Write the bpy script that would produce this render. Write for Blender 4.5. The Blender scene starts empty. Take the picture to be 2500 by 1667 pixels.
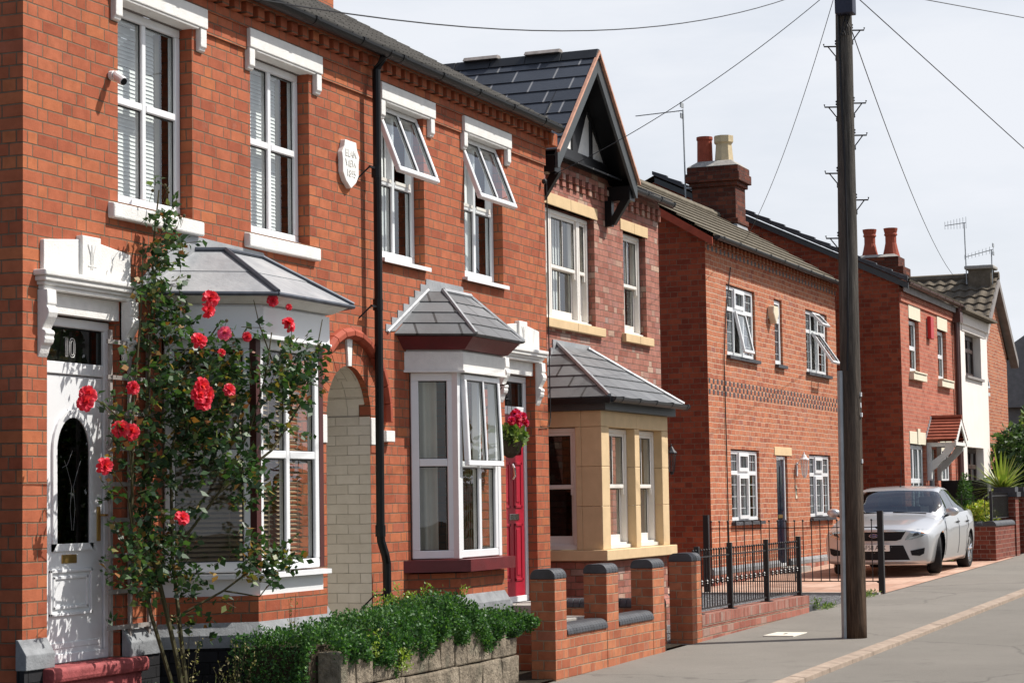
import bpy, math, random
import numpy as np
from mathutils import Vector, Matrix
random.seed(7); RNG = np.random.default_rng(11)
D = bpy.data; SC = bpy.context.scene; COL = SC.collection
R = math.radians
# ------------------------------------------------------------------ camera
CAM = Vector((-11.8118, -8.2314, 1.65))
YAW, PITCH, ROLL = 21.896, 4.2885, 0.016
cam = D.cameras.new("camera"); co = D.objects.new("camera", cam); COL.objects.link(co); SC.camera = co
fh = Vector((math.cos(R(YAW)), math.sin(R(YAW)), 0)); rh = Vector((math.sin(R(YAW)), -math.cos(R(YAW)), 0)); up = Vector((0, 0, 1))
fw = fh*math.cos(R(PITCH)) + up*math.sin(R(PITCH)); u0 = up*math.cos(R(PITCH)) - fh*math.sin(R(PITCH))
rt = rh*math.cos(ROLL) - u0*math.sin(ROLL); uu = u0*math.cos(ROLL) + rh*math.sin(ROLL)
M = Matrix((rt, uu, -fw)).transposed().to_4x4(); M.translation = CAM; co.matrix_world = M
cam.sensor_width = 36; cam.lens = 5200/2500*36; cam.clip_end = 3000; cam.clip_start = .1
# ------------------------------------------------------------------ world, sun, exposure
SUN = Vector((.72, -1, 1.50)).normalized()
world = D.worlds.new("World"); SC.world = world; world.use_nodes = True
wn = world.node_tree.nodes; wl = world.node_tree.links; wn.clear()
wo = wn.new('ShaderNodeOutputWorld'); bg = wn.new('ShaderNodeBackground'); sky = wn.new('ShaderNodeTexSky')
sky.sky_type = 'NISHITA'; sky.sun_disc = False; sky.sun_elevation = math.asin(SUN.z); sky.sun_rotation = math.atan2(SUN.x, SUN.y)
sky.dust_density = 2.5; sky.air_density = 1.0; sky.altitude = 100
tc = wn.new('ShaderNodeTexCoord'); mp = wn.new('ShaderNodeMapping'); mp.inputs['Scale'].default_value = (1.5, 1.5, 6.5)
nz = wn.new('ShaderNodeTexNoise'); nz.inputs['Scale'].default_value = 2.6; nz.inputs['Detail'].default_value = 8; nz.inputs['Roughness'].default_value = .58
cr = wn.new('ShaderNodeValToRGB'); cr.color_ramp.elements[0].position = .34; cr.color_ramp.elements[1].position = .66
cr.color_ramp.elements[0].color = (.0, .0, .0, 1); cr.color_ramp.elements[1].color = (1, 1, 1, 1)
sx_ = wn.new('ShaderNodeSeparateXYZ'); lo = wn.new('ShaderNodeMapRange'); lo.interpolation_type = 'SMOOTHSTEP'      # thin cloud thickens towards the horizon, thinned overhead to hold ambient light down
for i, v in ((1, .12), (2, .62), (3, .76), (4, .04)): lo.inputs[i].default_value = v
md = wn.new('ShaderNodeMath'); md.operation = 'MULTIPLY_ADD'; md.inputs[1].default_value = .30
mx = wn.new('ShaderNodeMix'); mx.data_type = 'RGBA'; mx.inputs[7].default_value = (7.0, 7.25, 7.75, 1)
wl.new(tc.outputs['Generated'], mp.inputs['Vector']); wl.new(mp.outputs[0], nz.inputs['Vector']); wl.new(nz.outputs['Fac'], cr.inputs['Fac'])
wl.new(tc.outputs['Generated'], sx_.inputs[0]); wl.new(sx_.outputs[2], lo.inputs[0]); az = wn.new('ShaderNodeMapRange'); az.interpolation_type = 'SMOOTHSTEP'                     # cloud thinned in the unseen sky behind, shaped to deepen shaded side walls
for i, v in ((1, -.35), (2, .55), (3, .30), (4, 1.)): az.inputs[i].default_value = v
wl.new(sx_.outputs[0], az.inputs[0]); ml = wn.new('ShaderNodeMath'); ml.operation = 'MULTIPLY'; wl.new(lo.outputs[0], ml.inputs[0]); wl.new(az.outputs[0], ml.inputs[1])
wl.new(cr.outputs['Color'], md.inputs[0]); wl.new(ml.outputs[0], md.inputs[2])
wl.new(md.outputs[0], mx.inputs[0]); wl.new(sky.outputs[0], mx.inputs[6]); wl.new(mx.outputs[2], bg.inputs['Color']); wl.new(bg.outputs[0], wo.inputs[0])
bg.inputs['Strength'].default_value = .10
sl = D.lights.new("sun", 'SUN'); sl.energy = 5.0; sl.angle = R(.5); sl.color = (1, .955, .89)
so = D.objects.new("sun", sl); COL.objects.link(so); so.rotation_euler = (-SUN).to_track_quat('-Z', 'Y').to_euler(); so.location = (0, -20, 30)
SC.view_settings.view_transform = 'Standard'; SC.view_settings.look = 'None'; SC.view_settings.exposure = 0.30; SC.view_settings.gamma = 1
SC.cycles.max_bounces = 6; SC.cycles.transparent_max_bounces = 12
def GZ(x): return .0125*x
# ------------------------------------------------------------------ materials
MATS = {}
class NT:
    def __init__(s, name):
        s.m = D.materials.new(name); s.m.use_nodes = True; s.n = s.m.node_tree.nodes; s.l = s.m.node_tree.links
        s.b = s.n['Principled BSDF']; s.out = s.n['Material Output']; MATS[name] = s.m
    def new(s, t, **k):
        o = s.n.new(t)
        for a, v in k.items(): setattr(o, a, v)
        return o
    def val(s, sock, v):
        if hasattr(v, 'is_output'): s.l.new(v, sock)
        else: sock.default_value = v
    def math(s, op, a, b=None, c=None):
        o = s.new('ShaderNodeMath', operation=op); s.val(o.inputs[0], a)
        if b is not None: s.val(o.inputs[1], b)
        if c is not None: s.val(o.inputs[2], c)
        return o.outputs[0]
    def noise(s, vec, scale, detail=3, rough=.5):
        o = s.new('ShaderNodeTexNoise'); o.inputs['Scale'].default_value = scale; o.inputs['Detail'].default_value = detail; o.inputs['Roughness'].default_value = rough
        if vec is not None: s.l.new(vec, o.inputs['Vector'])
        return o.outputs['Fac']
    def ramp(s, fac, els, interp='LINEAR'):
        o = s.new('ShaderNodeValToRGB'); r = o.color_ramp; r.interpolation = interp
        while len(r.elements) < len(els): r.elements.new(.5)
        for e, (p, c) in zip(r.elements, els): e.position = p; e.color = (*c, 1) if len(c) == 3 else c
        s.l.new(fac, o.inputs['Fac']); return o.outputs['Color']
    def mix(s, fac, a, b, blend='MIX'):
        o = s.new('ShaderNodeMix', data_type='RGBA', blend_type=blend); s.val(o.inputs[0], fac)
        for i, v in ((6, a), (7, b)):
            if hasattr(v, 'is_output'): s.l.new(v, o.inputs[i])
            else: o.inputs[i].default_value = (*v, 1) if len(v) == 3 else v
        return o.outputs[2]
    def rng(s, v, a, b, c=0., d=1., smooth=False):
        o = s.new('ShaderNodeMapRange'); s.l.new(v, o.inputs[0])
        if smooth: o.interpolation_type = 'SMOOTHSTEP'
        for i, x in zip((1, 2, 3, 4), (a, b, c, d)): s.val(o.inputs[i], x)
        return o.outputs[0]
    def bump(s, h, dist, strength=1.):
        o = s.new('ShaderNodeBump'); o.inputs['Distance'].default_value = dist; o.inputs['Strength'].default_value = strength
        s.l.new(h, o.inputs['Height']); s.l.new(o.outputs[0], s.b.inputs['Normal']); return o
    def pos(s): return s.new('ShaderNodeNewGeometry').outputs['Position']
    def uv(s): return s.new('ShaderNodeTexCoord').outputs['UV']
    def base(s, c, rough=.6, spec=.5, metal=0.):
        s.val(s.b.inputs['Base Color'], c if hasattr(c, 'is_output') else (*c, 1)); s.val(s.b.inputs['Roughness'], rough)
        s.b.inputs['Specular IOR Level'].default_value = spec; s.b.inputs['Metallic'].default_value = metal; return s.m

def plain(name, c, rough=.5, spec=.5, metal=0., var=.12, scale=6., bump=0., bscale=60.):
    t = NT(name); p = t.pos(); n = t.noise(p, scale, 5, .6)
    col = t.mix(t.rng(n, .3, .7), [x*(1-var) for x in c], [min(1, x*(1+var*.6)) for x in c])
    t.base(col, rough, spec, metal)
    if bump: t.bump(t.noise(p, bscale, 4, .6), bump)
    return t.m

def brick(name, tints, mortar, L=.233, H=.117, c=.087, m=.010, pat='monk', var=.25, stain=.35, wob=.006, bump=.006, blue=None, grime=None):
    t = NT(name); uv = t.uv()
    wv = t.new('ShaderNodeTexNoise'); wv.inputs['Scale'].default_value = 3.2; wv.inputs['Detail'].default_value = 2; t.l.new(uv, wv.inputs['Vector'])
    sc = t.new('ShaderNodeVectorMath', operation='MULTIPLY_ADD'); t.l.new(wv.outputs['Color'], sc.inputs[0]); sc.inputs[1].default_value = (wob*2, wob*2, 0); t.l.new(uv, sc.inputs[2])
    sp = t.new('ShaderNodeSeparateXYZ'); t.l.new(sc.outputs[0], sp.inputs[0]); u, v = sp.outputs[0], sp.outputs[1]
    row = t.math('FLOOR', t.math('DIVIDE', v, c)); fv = t.math('SUBTRACT', v, t.math('MULTIPLY', row, c))
    P = {'monk': 2*L+H, 'flemish': L+H, 'stretcher': L, 'header': H, 'english': L}[pat]
    odd = t.math('FLOORED_MODULO', row, 2.)
    uu_ = t.math('ADD', u, t.math('MULTIPLY', odd, P*.5))
    if pat == 'monk':
        uu_ = t.math('ADD', uu_, t.math('MULTIPLY', t.math('FLOORED_MODULO', t.math('FLOOR', t.math('DIVIDE', row, 3.)), 2.), L*.5))
    cell = t.math('FLOOR', t.math('DIVIDE', uu_, P)); fu = t.math('SUBTRACT', uu_, t.math('MULTIPLY', cell, P))
    dv = t.math('MINIMUM', fv, t.math('SUBTRACT', c, fv)); du = t.math('MINIMUM', fu, t.math('SUBTRACT', P, fu)); idx = None
    if pat in ('monk', 'flemish'):
        du = t.math('MINIMUM', du, t.math('ABSOLUTE', t.math('SUBTRACT', fu, L))); idx = t.math('GREATER_THAN', fu, L)
    if pat == 'monk':
        du = t.math('MINIMUM', du, t.math('ABSOLUTE', t.math('SUBTRACT', fu, 2*L))); idx = t.math('ADD', idx, t.math('GREATER_THAN', fu, 2*L))
    d = t.math('MINIMUM', dv, du)
    fine = t.noise(uv, 70, 4, .65)
    d2 = t.math('ADD', d, t.math('MULTIPLY', t.math('SUBTRACT', fine, .5), m*.55))
    mask = t.rng(d2, m*.32, m*.68, smooth=True)
    cb = t.new('ShaderNodeCombineXYZ'); t.l.new(cell, cb.inputs[0]); t.l.new(row, cb.inputs[1])
    if idx is not None: t.l.new(idx, cb.inputs[2])
    wh = t.new('ShaderNodeTexWhiteNoise', noise_dimensions='3D'); t.l.new(cb.outputs[0], wh.inputs['Vector'])
    col = t.ramp(wh.outputs['Value'], tints)
    blot = t.noise(uv, 9, 5, .65); big = t.noise(uv, 1.1, 4, .6)
    col = t.mix(t.rng(blot, .35, .68), col, t.mix(1., col, (1-var, 1-var*1.1, 1-var*1.2), 'MULTIPLY'))
    speck = t.rng(fine, .62, .75); col = t.mix(t.math('MULTIPLY', speck, .35), col, (.10, .045, .03))
    col = t.mix(t.rng(big, .45, .75, 0, stain), col, t.mix(1., col, (.62, .58, .55), 'MULTIPLY'))
    pale = t.rng(t.noise(uv, 2.7, 6, .7), .62, .80, 0, .30); col = t.mix(pale, col, (.55, .38, .29))
    mo = t.mix(t.rng(t.noise(uv, 14, 4), .3, .7), [x*.6 for x in mortar], mortar)
    fin = t.mix(mask, mo, col); t.base(fin, .88, .25)
    hgt = t.math('ADD', t.math('MULTIPLY', mask, 1.), t.math('MULTIPLY', fine, .35)); t.bump(hgt, bump)
    return t.m

OR = [(0, (.31, .080, .040)), (.14, (.36, .097, .047)), (.45, (.41, .118, .056)), (.75, (.43, .128, .062)), (.9, (.47, .150, .062)), (1, (.37, .108, .062))]
brick('brick_orange', OR, (.21, .145, .095), pat='monk', m=.0095)
brick('brick_rose', [(0, (.27, .095, .068)), (.3, (.38, .155, .115)), (.6, (.41, .175, .13)), (.82, (.34, .15, .125)), (.93, (.52, .36, .27)), (1, (.36, .25, .22))], (.22, .15, .11), c=.075, L=.225, H=.1125, m=.008, pat='flemish', stain=.2)
brick('brick_red', [(0, (.34, .10, .055)), (.3, (.43, .145, .075)), (.7, (.50, .18, .09)), (.94, (.44, .18, .11)), (1, (.33, .125, .09))], (.60, .42, .30), pat='stretcher', m=.014, wob=.016)
brick('brick_side_shade', [(0, (.20, .04, .02)), (.5, (.27, .058, .028)), (1, (.33, .08, .036))], (.26, .15, .10), c=.087, pat='flemish', m=.010, stain=.3)  # side walls: their shade is put into a darker brick colour
brick('brick_far', [(0, (.36, .10, .062)), (.5, (.44, .14, .088)), (1, (.50, .17, .105))], (.56, .34, .25), pat='stretcher', c=.079, m=.010, var=.12)
brick('brick_pier', [(0, (.34, .10, .05)), (.5, (.44, .15, .075)), (.85, (.50, .19, .09)), (1, (.37, .14, .09))], (.38, .27, .18), pat='flemish', m=.010, c=.086)
brick('brick_fence', [(0, (.27, .085, .06)), (.5, (.38, .14, .10)), (.8, (.43, .19, .14)), (1, (.34, .24, .20))], (.30, .23, .17), pat='stretcher', c=.088, m=.012)
brick('brick_garden', [(0, (.15, .035, .022)), (.5, (.20, .05, .032)), (1, (.24, .065, .04))], (.36, .25, .20), pat='flemish', c=.086)
brick('brick_soldier', [(0, (.34, .085, .035)), (.5, (.40, .11, .045)), (1, (.45, .13, .05))], (.34, .24, .16), pat='header', c=.30, H=.075, m=.009)
brick('brick_cream', [(0, (.70, .65, .56)), (.5, (.74, .69, .60)), (1, (.77, .72, .63))], (.64, .58, .49), pat='english', m=.006, var=.08, stain=.12, bump=.004)
brick('brick_tarred', [(0, (.012, .012, .014)), (1, (.022, .022, .025))], (.008, .008, .009), pat='monk', var=.2)
plain('white_paint', (.74, .73, .70), .65, .3, var=.09, scale=9, bump=.004, bscale=70)
plain('white_upvc', (.74, .75, .76), .28, .5, var=.03)
plain('cream_upvc', (.78, .74, .68), .35, .5, var=.03)
plain('sandstone', (.64, .47, .275), .85, .2, var=.10, scale=5, bump=.002, bscale=90)
plain('pale_stone', (.70, .64, .50), .8, .2, var=.08)
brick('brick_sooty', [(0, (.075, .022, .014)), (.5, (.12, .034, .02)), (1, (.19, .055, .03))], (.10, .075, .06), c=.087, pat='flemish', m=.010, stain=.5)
brick('soldier_weathered', [(0, (.27, .085, .06)), (.5, (.36, .135, .10)), (.8, (.40, .18, .14)), (1, (.33, .25, .21))], (.27, .21, .16), pat='header', c=.30, H=.075, m=.010)
plain('burgundy_paint', (.12, .012, .014), .4, .5, var=.25, scale=5, bump=.002)
plain('red_door', (.36, .012, .03), .35, .5, var=.10, scale=20)
plain('step_red', (.33, .075, .075), .7, .3, var=.35, scale=8, bump=.006, bscale=40)
plain('black_plastic', (.008, .008, .009), .38, .25, var=.2)
plain('black_iron', (.012, .012, .014), .42, .5, var=.3)
plain('grey_plastic', (.035, .037, .04), .42, .3, var=.15)
plain('brown_plastic', (.085, .035, .028), .4, .5, var=.15)
plain('burgundy_post', (.07, .016, .014), .45, .5)
plain('barge_grey', (.055, .062, .066), .5, .4, var=.1)
plain('copper', (.58, .30, .20), .5, .5, var=.25, scale=14)
plain('blue_brick', (.055, .058, .066), .5, .4, var=.35, scale=7, bump=.003)
plain('plinth_grey', (.23, .24, .25), .75, .3, var=.30, scale=8, bump=.004)
plain('concrete', (.36, .34, .31), .85, .2, var=.25, scale=9, bump=.004)
plain('kerb_pink', (.33, .26, .205), .9, .2, var=.3, scale=7, bump=.004, bscale=40)
plain('cover_cream', (.68, .64, .55), .6, .3, var=.12, scale=14)
plain('terracotta', (.32, .07, .038), .75, .25, var=.2, scale=8)
plain('cream_pot', (.62, .50, .31), .7, .3, var=.15, scale=10)
plain('render_cream', (.80, .735, .68), .9, .1, var=.05, scale=3, bump=.003, bscale=120)
plain('dark_frame', (.05, .026, .02), .45, .4)
plain('alarm_cream', (.70, .60, .44), .45, .4)
plain('alarm_red', (.50, .015, .018), .35, .5)
plain('navy_door', (.012, .016, .032), .12, .6)
plain('brass', (.55, .36, .12), .35, .5, metal=.9)
plain('chrome', (.75, .75, .76), .14, .5, metal=1.)
plain('galv', (.36, .38, .39), .5, .4, metal=.5, var=.2)
plain('soil', (.035, .028, .02), .95, .1, var=.4, bump=.02, bscale=30)
plain('weathered_wood', (.30, .27, .25), .85, .2, var=.3, scale=12)
plain('bin_green', (.012, .06, .035), .5, .4)
plain('curtain_cream', (.58, .53, .44), .9, .1, var=.08)
plain('curtain_dark', (.25, .08, .08), .9, .1, var=.2)
plain('blind_white', (.74, .75, .74), .7, .2, var=.03)
plain('blind_wood', (.34, .25, .16), .55, .3, var=.15, scale=10)
plain('interior', (.20, .18, .16), .9, .1)
plain('lead_strip', (.45, .46, .47), .4, .4)
plain('fascia_grey', (.26, .24, .23), .8, .2, var=.2)
plain('cable_black', (.02, .02, .022), .6, .3)
plain('box_blue', (.018, .022, .045), .5, .4)
plain('ink', (.01, .01, .012), .6, .2, var=0)
plain('plate_white', (.78, .78, .74), .4, .4, var=.03)
plain('tyre', (.018, .018, .019), .8, .25, var=.2, bump=.003)
plain('amber', (.65, .25, .06), .25, .5)
plain('badge_blue', (.02, .05, .16), .25, .5)
plain('plaque_white', (.80, .79, .76), .6, .3, var=.05, scale=14)
def lead():
    t = NT('lead'); p = t.pos(); n = t.noise(p, 3.5, 6, .6); n2 = t.noise(p, 16, 5, .7)
    c = t.ramp(n, [(.3, (.27, .28, .295)), (.55, (.36, .37, .38)), (.75, (.44, .44, .44))]); c = t.mix(t.rng(n2, .55, .75, 0, .35), c, (.16, .17, .19))
    t.base(c, .5, .4, .25); t.bump(t.noise(p, 9, 4, .6), .008)
lead()
plain('lead_dark', (.075, .085, .105), .45, .4, metal=.3, var=.35, scale=9)
def slate(name, base, rough, joint, w, sheen=.5, var=.25):
    t = NT(name); uv = t.uv(); b = t.new('ShaderNodeTexBrick'); b.offset = .5; b.inputs['Scale'].default_value = 1; b.inputs['Brick Width'].default_value = w; b.inputs['Row Height'].default_value = 1.0
    b.inputs['Mortar Size'].default_value = .012; b.inputs['Mortar Smooth'].default_value = .1; b.inputs['Color1'].default_value = (0, 0, 0, 1); b.inputs['Color2'].default_value = (1, 1, 1, 1)
    t.l.new(uv, b.inputs['Vector']); p = t.pos()
    c = t.ramp(b.outputs['Color'], [(0, [x*(1-var) for x in base]), (1, [x*(1+var) for x in base])])
    c = t.mix(t.rng(t.noise(p, 5, 5, .6), .4, .75, 0, .4), c, [x*1.35 for x in base])
    c = t.mix(b.outputs['Fac'], c, joint); t.base(c, rough, sheen); t.bump(t.noise(p, 30, 3), .002)
slate('slate_new', (.040, .045, .055), .33, (.26, .26, .26), .52)
slate('slate_bay', (.135, .14, .145), .45, (.03, .03, .03), .42)
slate('slate_old', (.21, .20, .185), .55, (.02, .02, .02), .30)
def tile(name, c1, c2, moss):
    t = NT(name); p = t.pos(); n = t.noise(p, 6, 6, .7); c = t.mix(t.rng(n, .35, .65), c1, c2)
    c = t.mix(t.rng(t.noise(p, 22, 5, .7), .58, .72, 0, .7), c, moss); t.base(c, .9, .15); t.bump(t.noise(p, 60, 4), .004)
tile('tile_olive', (.13, .112, .085), (.20, .175, .135), (.10, .09, .06))
tile('tile_brown', (.105, .085, .062), (.155, .13, .10), (.30, .27, .20))
tile('tile_red', (.20, .055, .035), (.29, .09, .055), (.12, .04, .03))
def asphalt(name, c, lum, patch):
    t = NT(name); p = t.pos(); n = t.noise(p, .55, 6, .62); f = t.noise(p, 160, 2, .8); st = t.noise(p, 3.2, 6, .68)
    col = t.ramp(n, [(.3, [x*(1-patch) for x in c]), (.7, [x*(1+patch) for x in c])])
    col = t.mix(t.rng(f, .45, .8, 0, .5), col, [x*lum for x in c]); col = t.mix(t.rng(st, .56, .75, 0, .45), col, [x*.66 for x in c])
    # cracks and patch seams
    vo = t.new('ShaderNodeTexVoronoi', feature='DISTANCE_TO_EDGE'); vo.inputs['Scale'].default_value = .23
    wn_ = t.new('ShaderNodeTexNoise'); wn_.inputs['Scale'].default_value = 1.3; wn_.inputs['Detail'].default_value = 5
    ad = t.new('ShaderNodeVectorMath', operation='MULTIPLY_ADD'); t.l.new(wn_.outputs['Color'], ad.inputs[0]); ad.inputs[1].default_value = (1.1, .5, 0); t.l.new(p, ad.inputs[2]); t.l.new(p, wn_.inputs['Vector']); t.l.new(ad.outputs[0], vo.inputs['Vector'])
    col = t.mix(t.rng(vo.outputs['Distance'], .0, .006, .4, 0), col, (.045, .042, .04))
    t.base(col, .93, .2); t.bump(t.math('ADD', f, t.math('MULTIPLY', st, .5)), .006)
asphalt('road_asphalt', (.185, .172, .152), 1.5, .10)
asphalt('pavement_asphalt', (.20, .185, .163), 1.45, .12)
def gravel():
    t = NT('gravel_grey'); p = t.pos(); v = t.new('ShaderNodeTexVoronoi'); v.inputs['Scale'].default_value = 42; t.l.new(p, v.inputs['Vector'])
    bw = t.new('ShaderNodeRGBToBW'); t.l.new(v.outputs['Color'], bw.inputs[0]); c = t.ramp(bw.outputs[0], [(.2, (.04, .042, .045)), (.6, (.15, .15, .155)), (.9, (.36, .36, .36))])
    t.base(c, .8, .3); t.bump(v.outputs['Distance'], .03)
gravel()
brick('drive_paving', [(0, (.42, .25, .18)), (.5, (.50, .32, .24)), (1, (.56, .38, .29))], (.40, .31, .24), L=.45, H=.2, c=.45, pat='stretcher', m=.012, var=.15)
def stone_wall():
    t = NT('garden_stone'); p = t.pos(); n = t.noise(p, 5, 6, .7); n2 = t.noise(p, 26, 5, .7)
    c = t.ramp(n, [(.28, (.10, .085, .065)), (.5, (.24, .20, .15)), (.72, (.40, .34, .26))]); c = t.mix(t.rng(n2, .5, .7, 0, .6), c, (.07, .062, .05))
    c = t.mix(t.rng(t.noise(p, 3, 3), .6, .75, 0, .4), c, (.17, .19, .14)); t.base(c, .95, .1); t.bump(t.math('ADD', n2, t.math('MULTIPLY', n, 1.5)), .03)
stone_wall()
def pole_wood():
    t = NT('pole_wood'); p = t.pos(); m_ = t.new('ShaderNodeMapping'); m_.inputs['Scale'].default_value = (9, 9, .45); t.l.new(p, m_.inputs['Vector'])
    n = t.noise(m_.outputs[0], 3.5, 8, .7); n2 = t.noise(p, 2, 4)
    sp = t.new('ShaderNodeSeparateXYZ'); t.l.new(p, sp.inputs[0]); low = t.rng(sp.outputs[2], .2, 4.0)
    a = t.ramp(n, [(.3, (.018, .012, .008)), (.5, (.075, .046, .03)), (.7, (.15, .095, .06))]); b = t.ramp(n, [(.3, (.035, .033, .03)), (.55, (.10, .09, .078)), (.75, (.17, .155, .135))])
    t.base(t.mix(low, a, b), .9, .15); t.bump(n, .03)
pole_wood()
def leafmat(name, cols, rough=.38, spec=.5, trans=.25):
    t = NT(name); g = t.new('ShaderNodeNewGeometry'); c = t.ramp(g.outputs['Random Per Island'], cols); t.base(c, rough, spec)
    tr = t.new('ShaderNodeBsdfTranslucent'); mc = t.mix(1., c, (1.5, 1.7, .7), 'MULTIPLY'); t.l.new(mc, tr.inputs['Color'])
    ms = t.new('ShaderNodeMixShader'); ms.inputs[0].default_value = trans; t.l.new(t.b.outputs[0], ms.inputs[1]); t.l.new(tr.outputs[0], ms.inputs[2]); t.l.new(ms.outputs[0], t.out.inputs[0])
leafmat('leaf_rose', [(0, (.018, .042, .018)), (.5, (.032, .075, .028)), (.8, (.06, .12, .035)), (.9, (.13, .17, .05)), (.95, (.30, .17, .04)), (1, (.22, .07, .03))], .45, .38)
leafmat('leaf_box', [(0, (.022, .065, .020)), (.5, (.042, .115, .030)), (.85, (.075, .17, .042)), (1, (.12, .22, .05))], .52, .32)
leafmat('leaf_box_young', [(0, (.16, .26, .04)), (1, (.30, .36, .06))], .45, .4)
leafmat('leaf_tree', [(0, (.022, .048, .018)), (.6, (.048, .092, .028)), (1, (.10, .15, .05))], .5, .35)
leafmat('leaf_bright', [(0, (.06, .12, .025)), (.6, (.12, .19, .04)), (1, (.24, .28, .07))], .5, .35)
leafmat('leaf_yellow', [(0, (.10, .20, .03)), (.4, (.30, .36, .05)), (1, (.62, .55, .14))], .45, .4)
leafmat('leaf_conifer', [(0, (.018, .05, .012)), (.6, (.04, .095, .02)), (1, (.07, .14, .03))], .6, .3)
leafmat('leaf_yucca', [(0, (.09, .14, .03)), (.5, (.20, .26, .06)), (1, (.40, .40, .13))], .4, .4)
leafmat('weed_dry', [(0, (.20, .17, .08)), (.5, (.32, .27, .15)), (1, (.12, .15, .05))], .8, .2)
leafmat('grass_blade', [(0, (.07, .12, .03)), (1, (.20, .24, .08))], .6, .3)
leafmat('petal_rose', [(0, (.62, .02, .045)), (.5, (.72, .035, .075)), (1, (.80, .10, .14))], .5, .3, .3)
leafmat('petal_pink', [(0, (.70, .07, .20)), (1, (.80, .20, .36))], .5, .3, .3)
leafmat('petal_basket', [(0, (.45, .006, .02)), (.6, (.55, .01, .04)), (1, (.60, .03, .28))], .5, .3, .3)
leafmat('petal_purple', [(0, (.14, .07, .22)), (1, (.26, .15, .34))], .6, .3, .2)
plain('bark', (.07, .052, .036), .9, .15, var=.35, scale=14, bump=.01)
plain('rose_stem', (.075, .065, .03), .75, .2, var=.4, scale=9)
def glass(name, tint, ior, rough=0.):
    t = NT(name); f = t.new('ShaderNodeFresnel'); f.inputs['IOR'].default_value = ior; tr = t.new('ShaderNodeBsdfTransparent'); tr.inputs[0].default_value = (*tint, 1)
    ge = t.new('ShaderNodeNewGeometry'); fac = t.math('ADD', t.math('MULTIPLY', f.outputs[0], t.math('SUBTRACT', 1., ge.outputs['Backfacing'])), t.math('MULTIPLY', ge.outputs['Backfacing'], .06))
    gl = t.new('ShaderNodeBsdfGlossy'); gl.inputs['Roughness'].default_value = rough; gl.inputs['Color'].default_value = (.95, .97, 1, 1)
    nn = t.new('ShaderNodeBump'); nn.inputs['Distance'].default_value = .02; nn.inputs['Strength'].default_value = .06; t.l.new(t.noise(t.pos(), 1.6, 2), nn.inputs['Height']); t.l.new(nn.outputs[0], gl.inputs['Normal'])
    ms = t.new('ShaderNodeMixShader'); t.l.new(fac, ms.inputs[0]); t.l.new(tr.outputs[0], ms.inputs[1]); t.l.new(gl.outputs[0], ms.inputs[2]); t.l.new(ms.outputs[0], t.out.inputs[0])
glass('glass', (.86, .89, .88), 1.9)
glass('glass_dark', (.25, .27, .26), 1.6)
glass('glass_car', (.34, .40, .39), 2.3)
glass('lens_clear', (.85, .87, .88), 1.5, .02)
def carpaint():
    t = NT('car_silver'); t.base((.56, .565, .57), .32, .5, .55); t.b.inputs['Coat Weight'].default_value = .8; t.b.inputs['Coat Roughness'].default_value = .04
carpaint()
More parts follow.
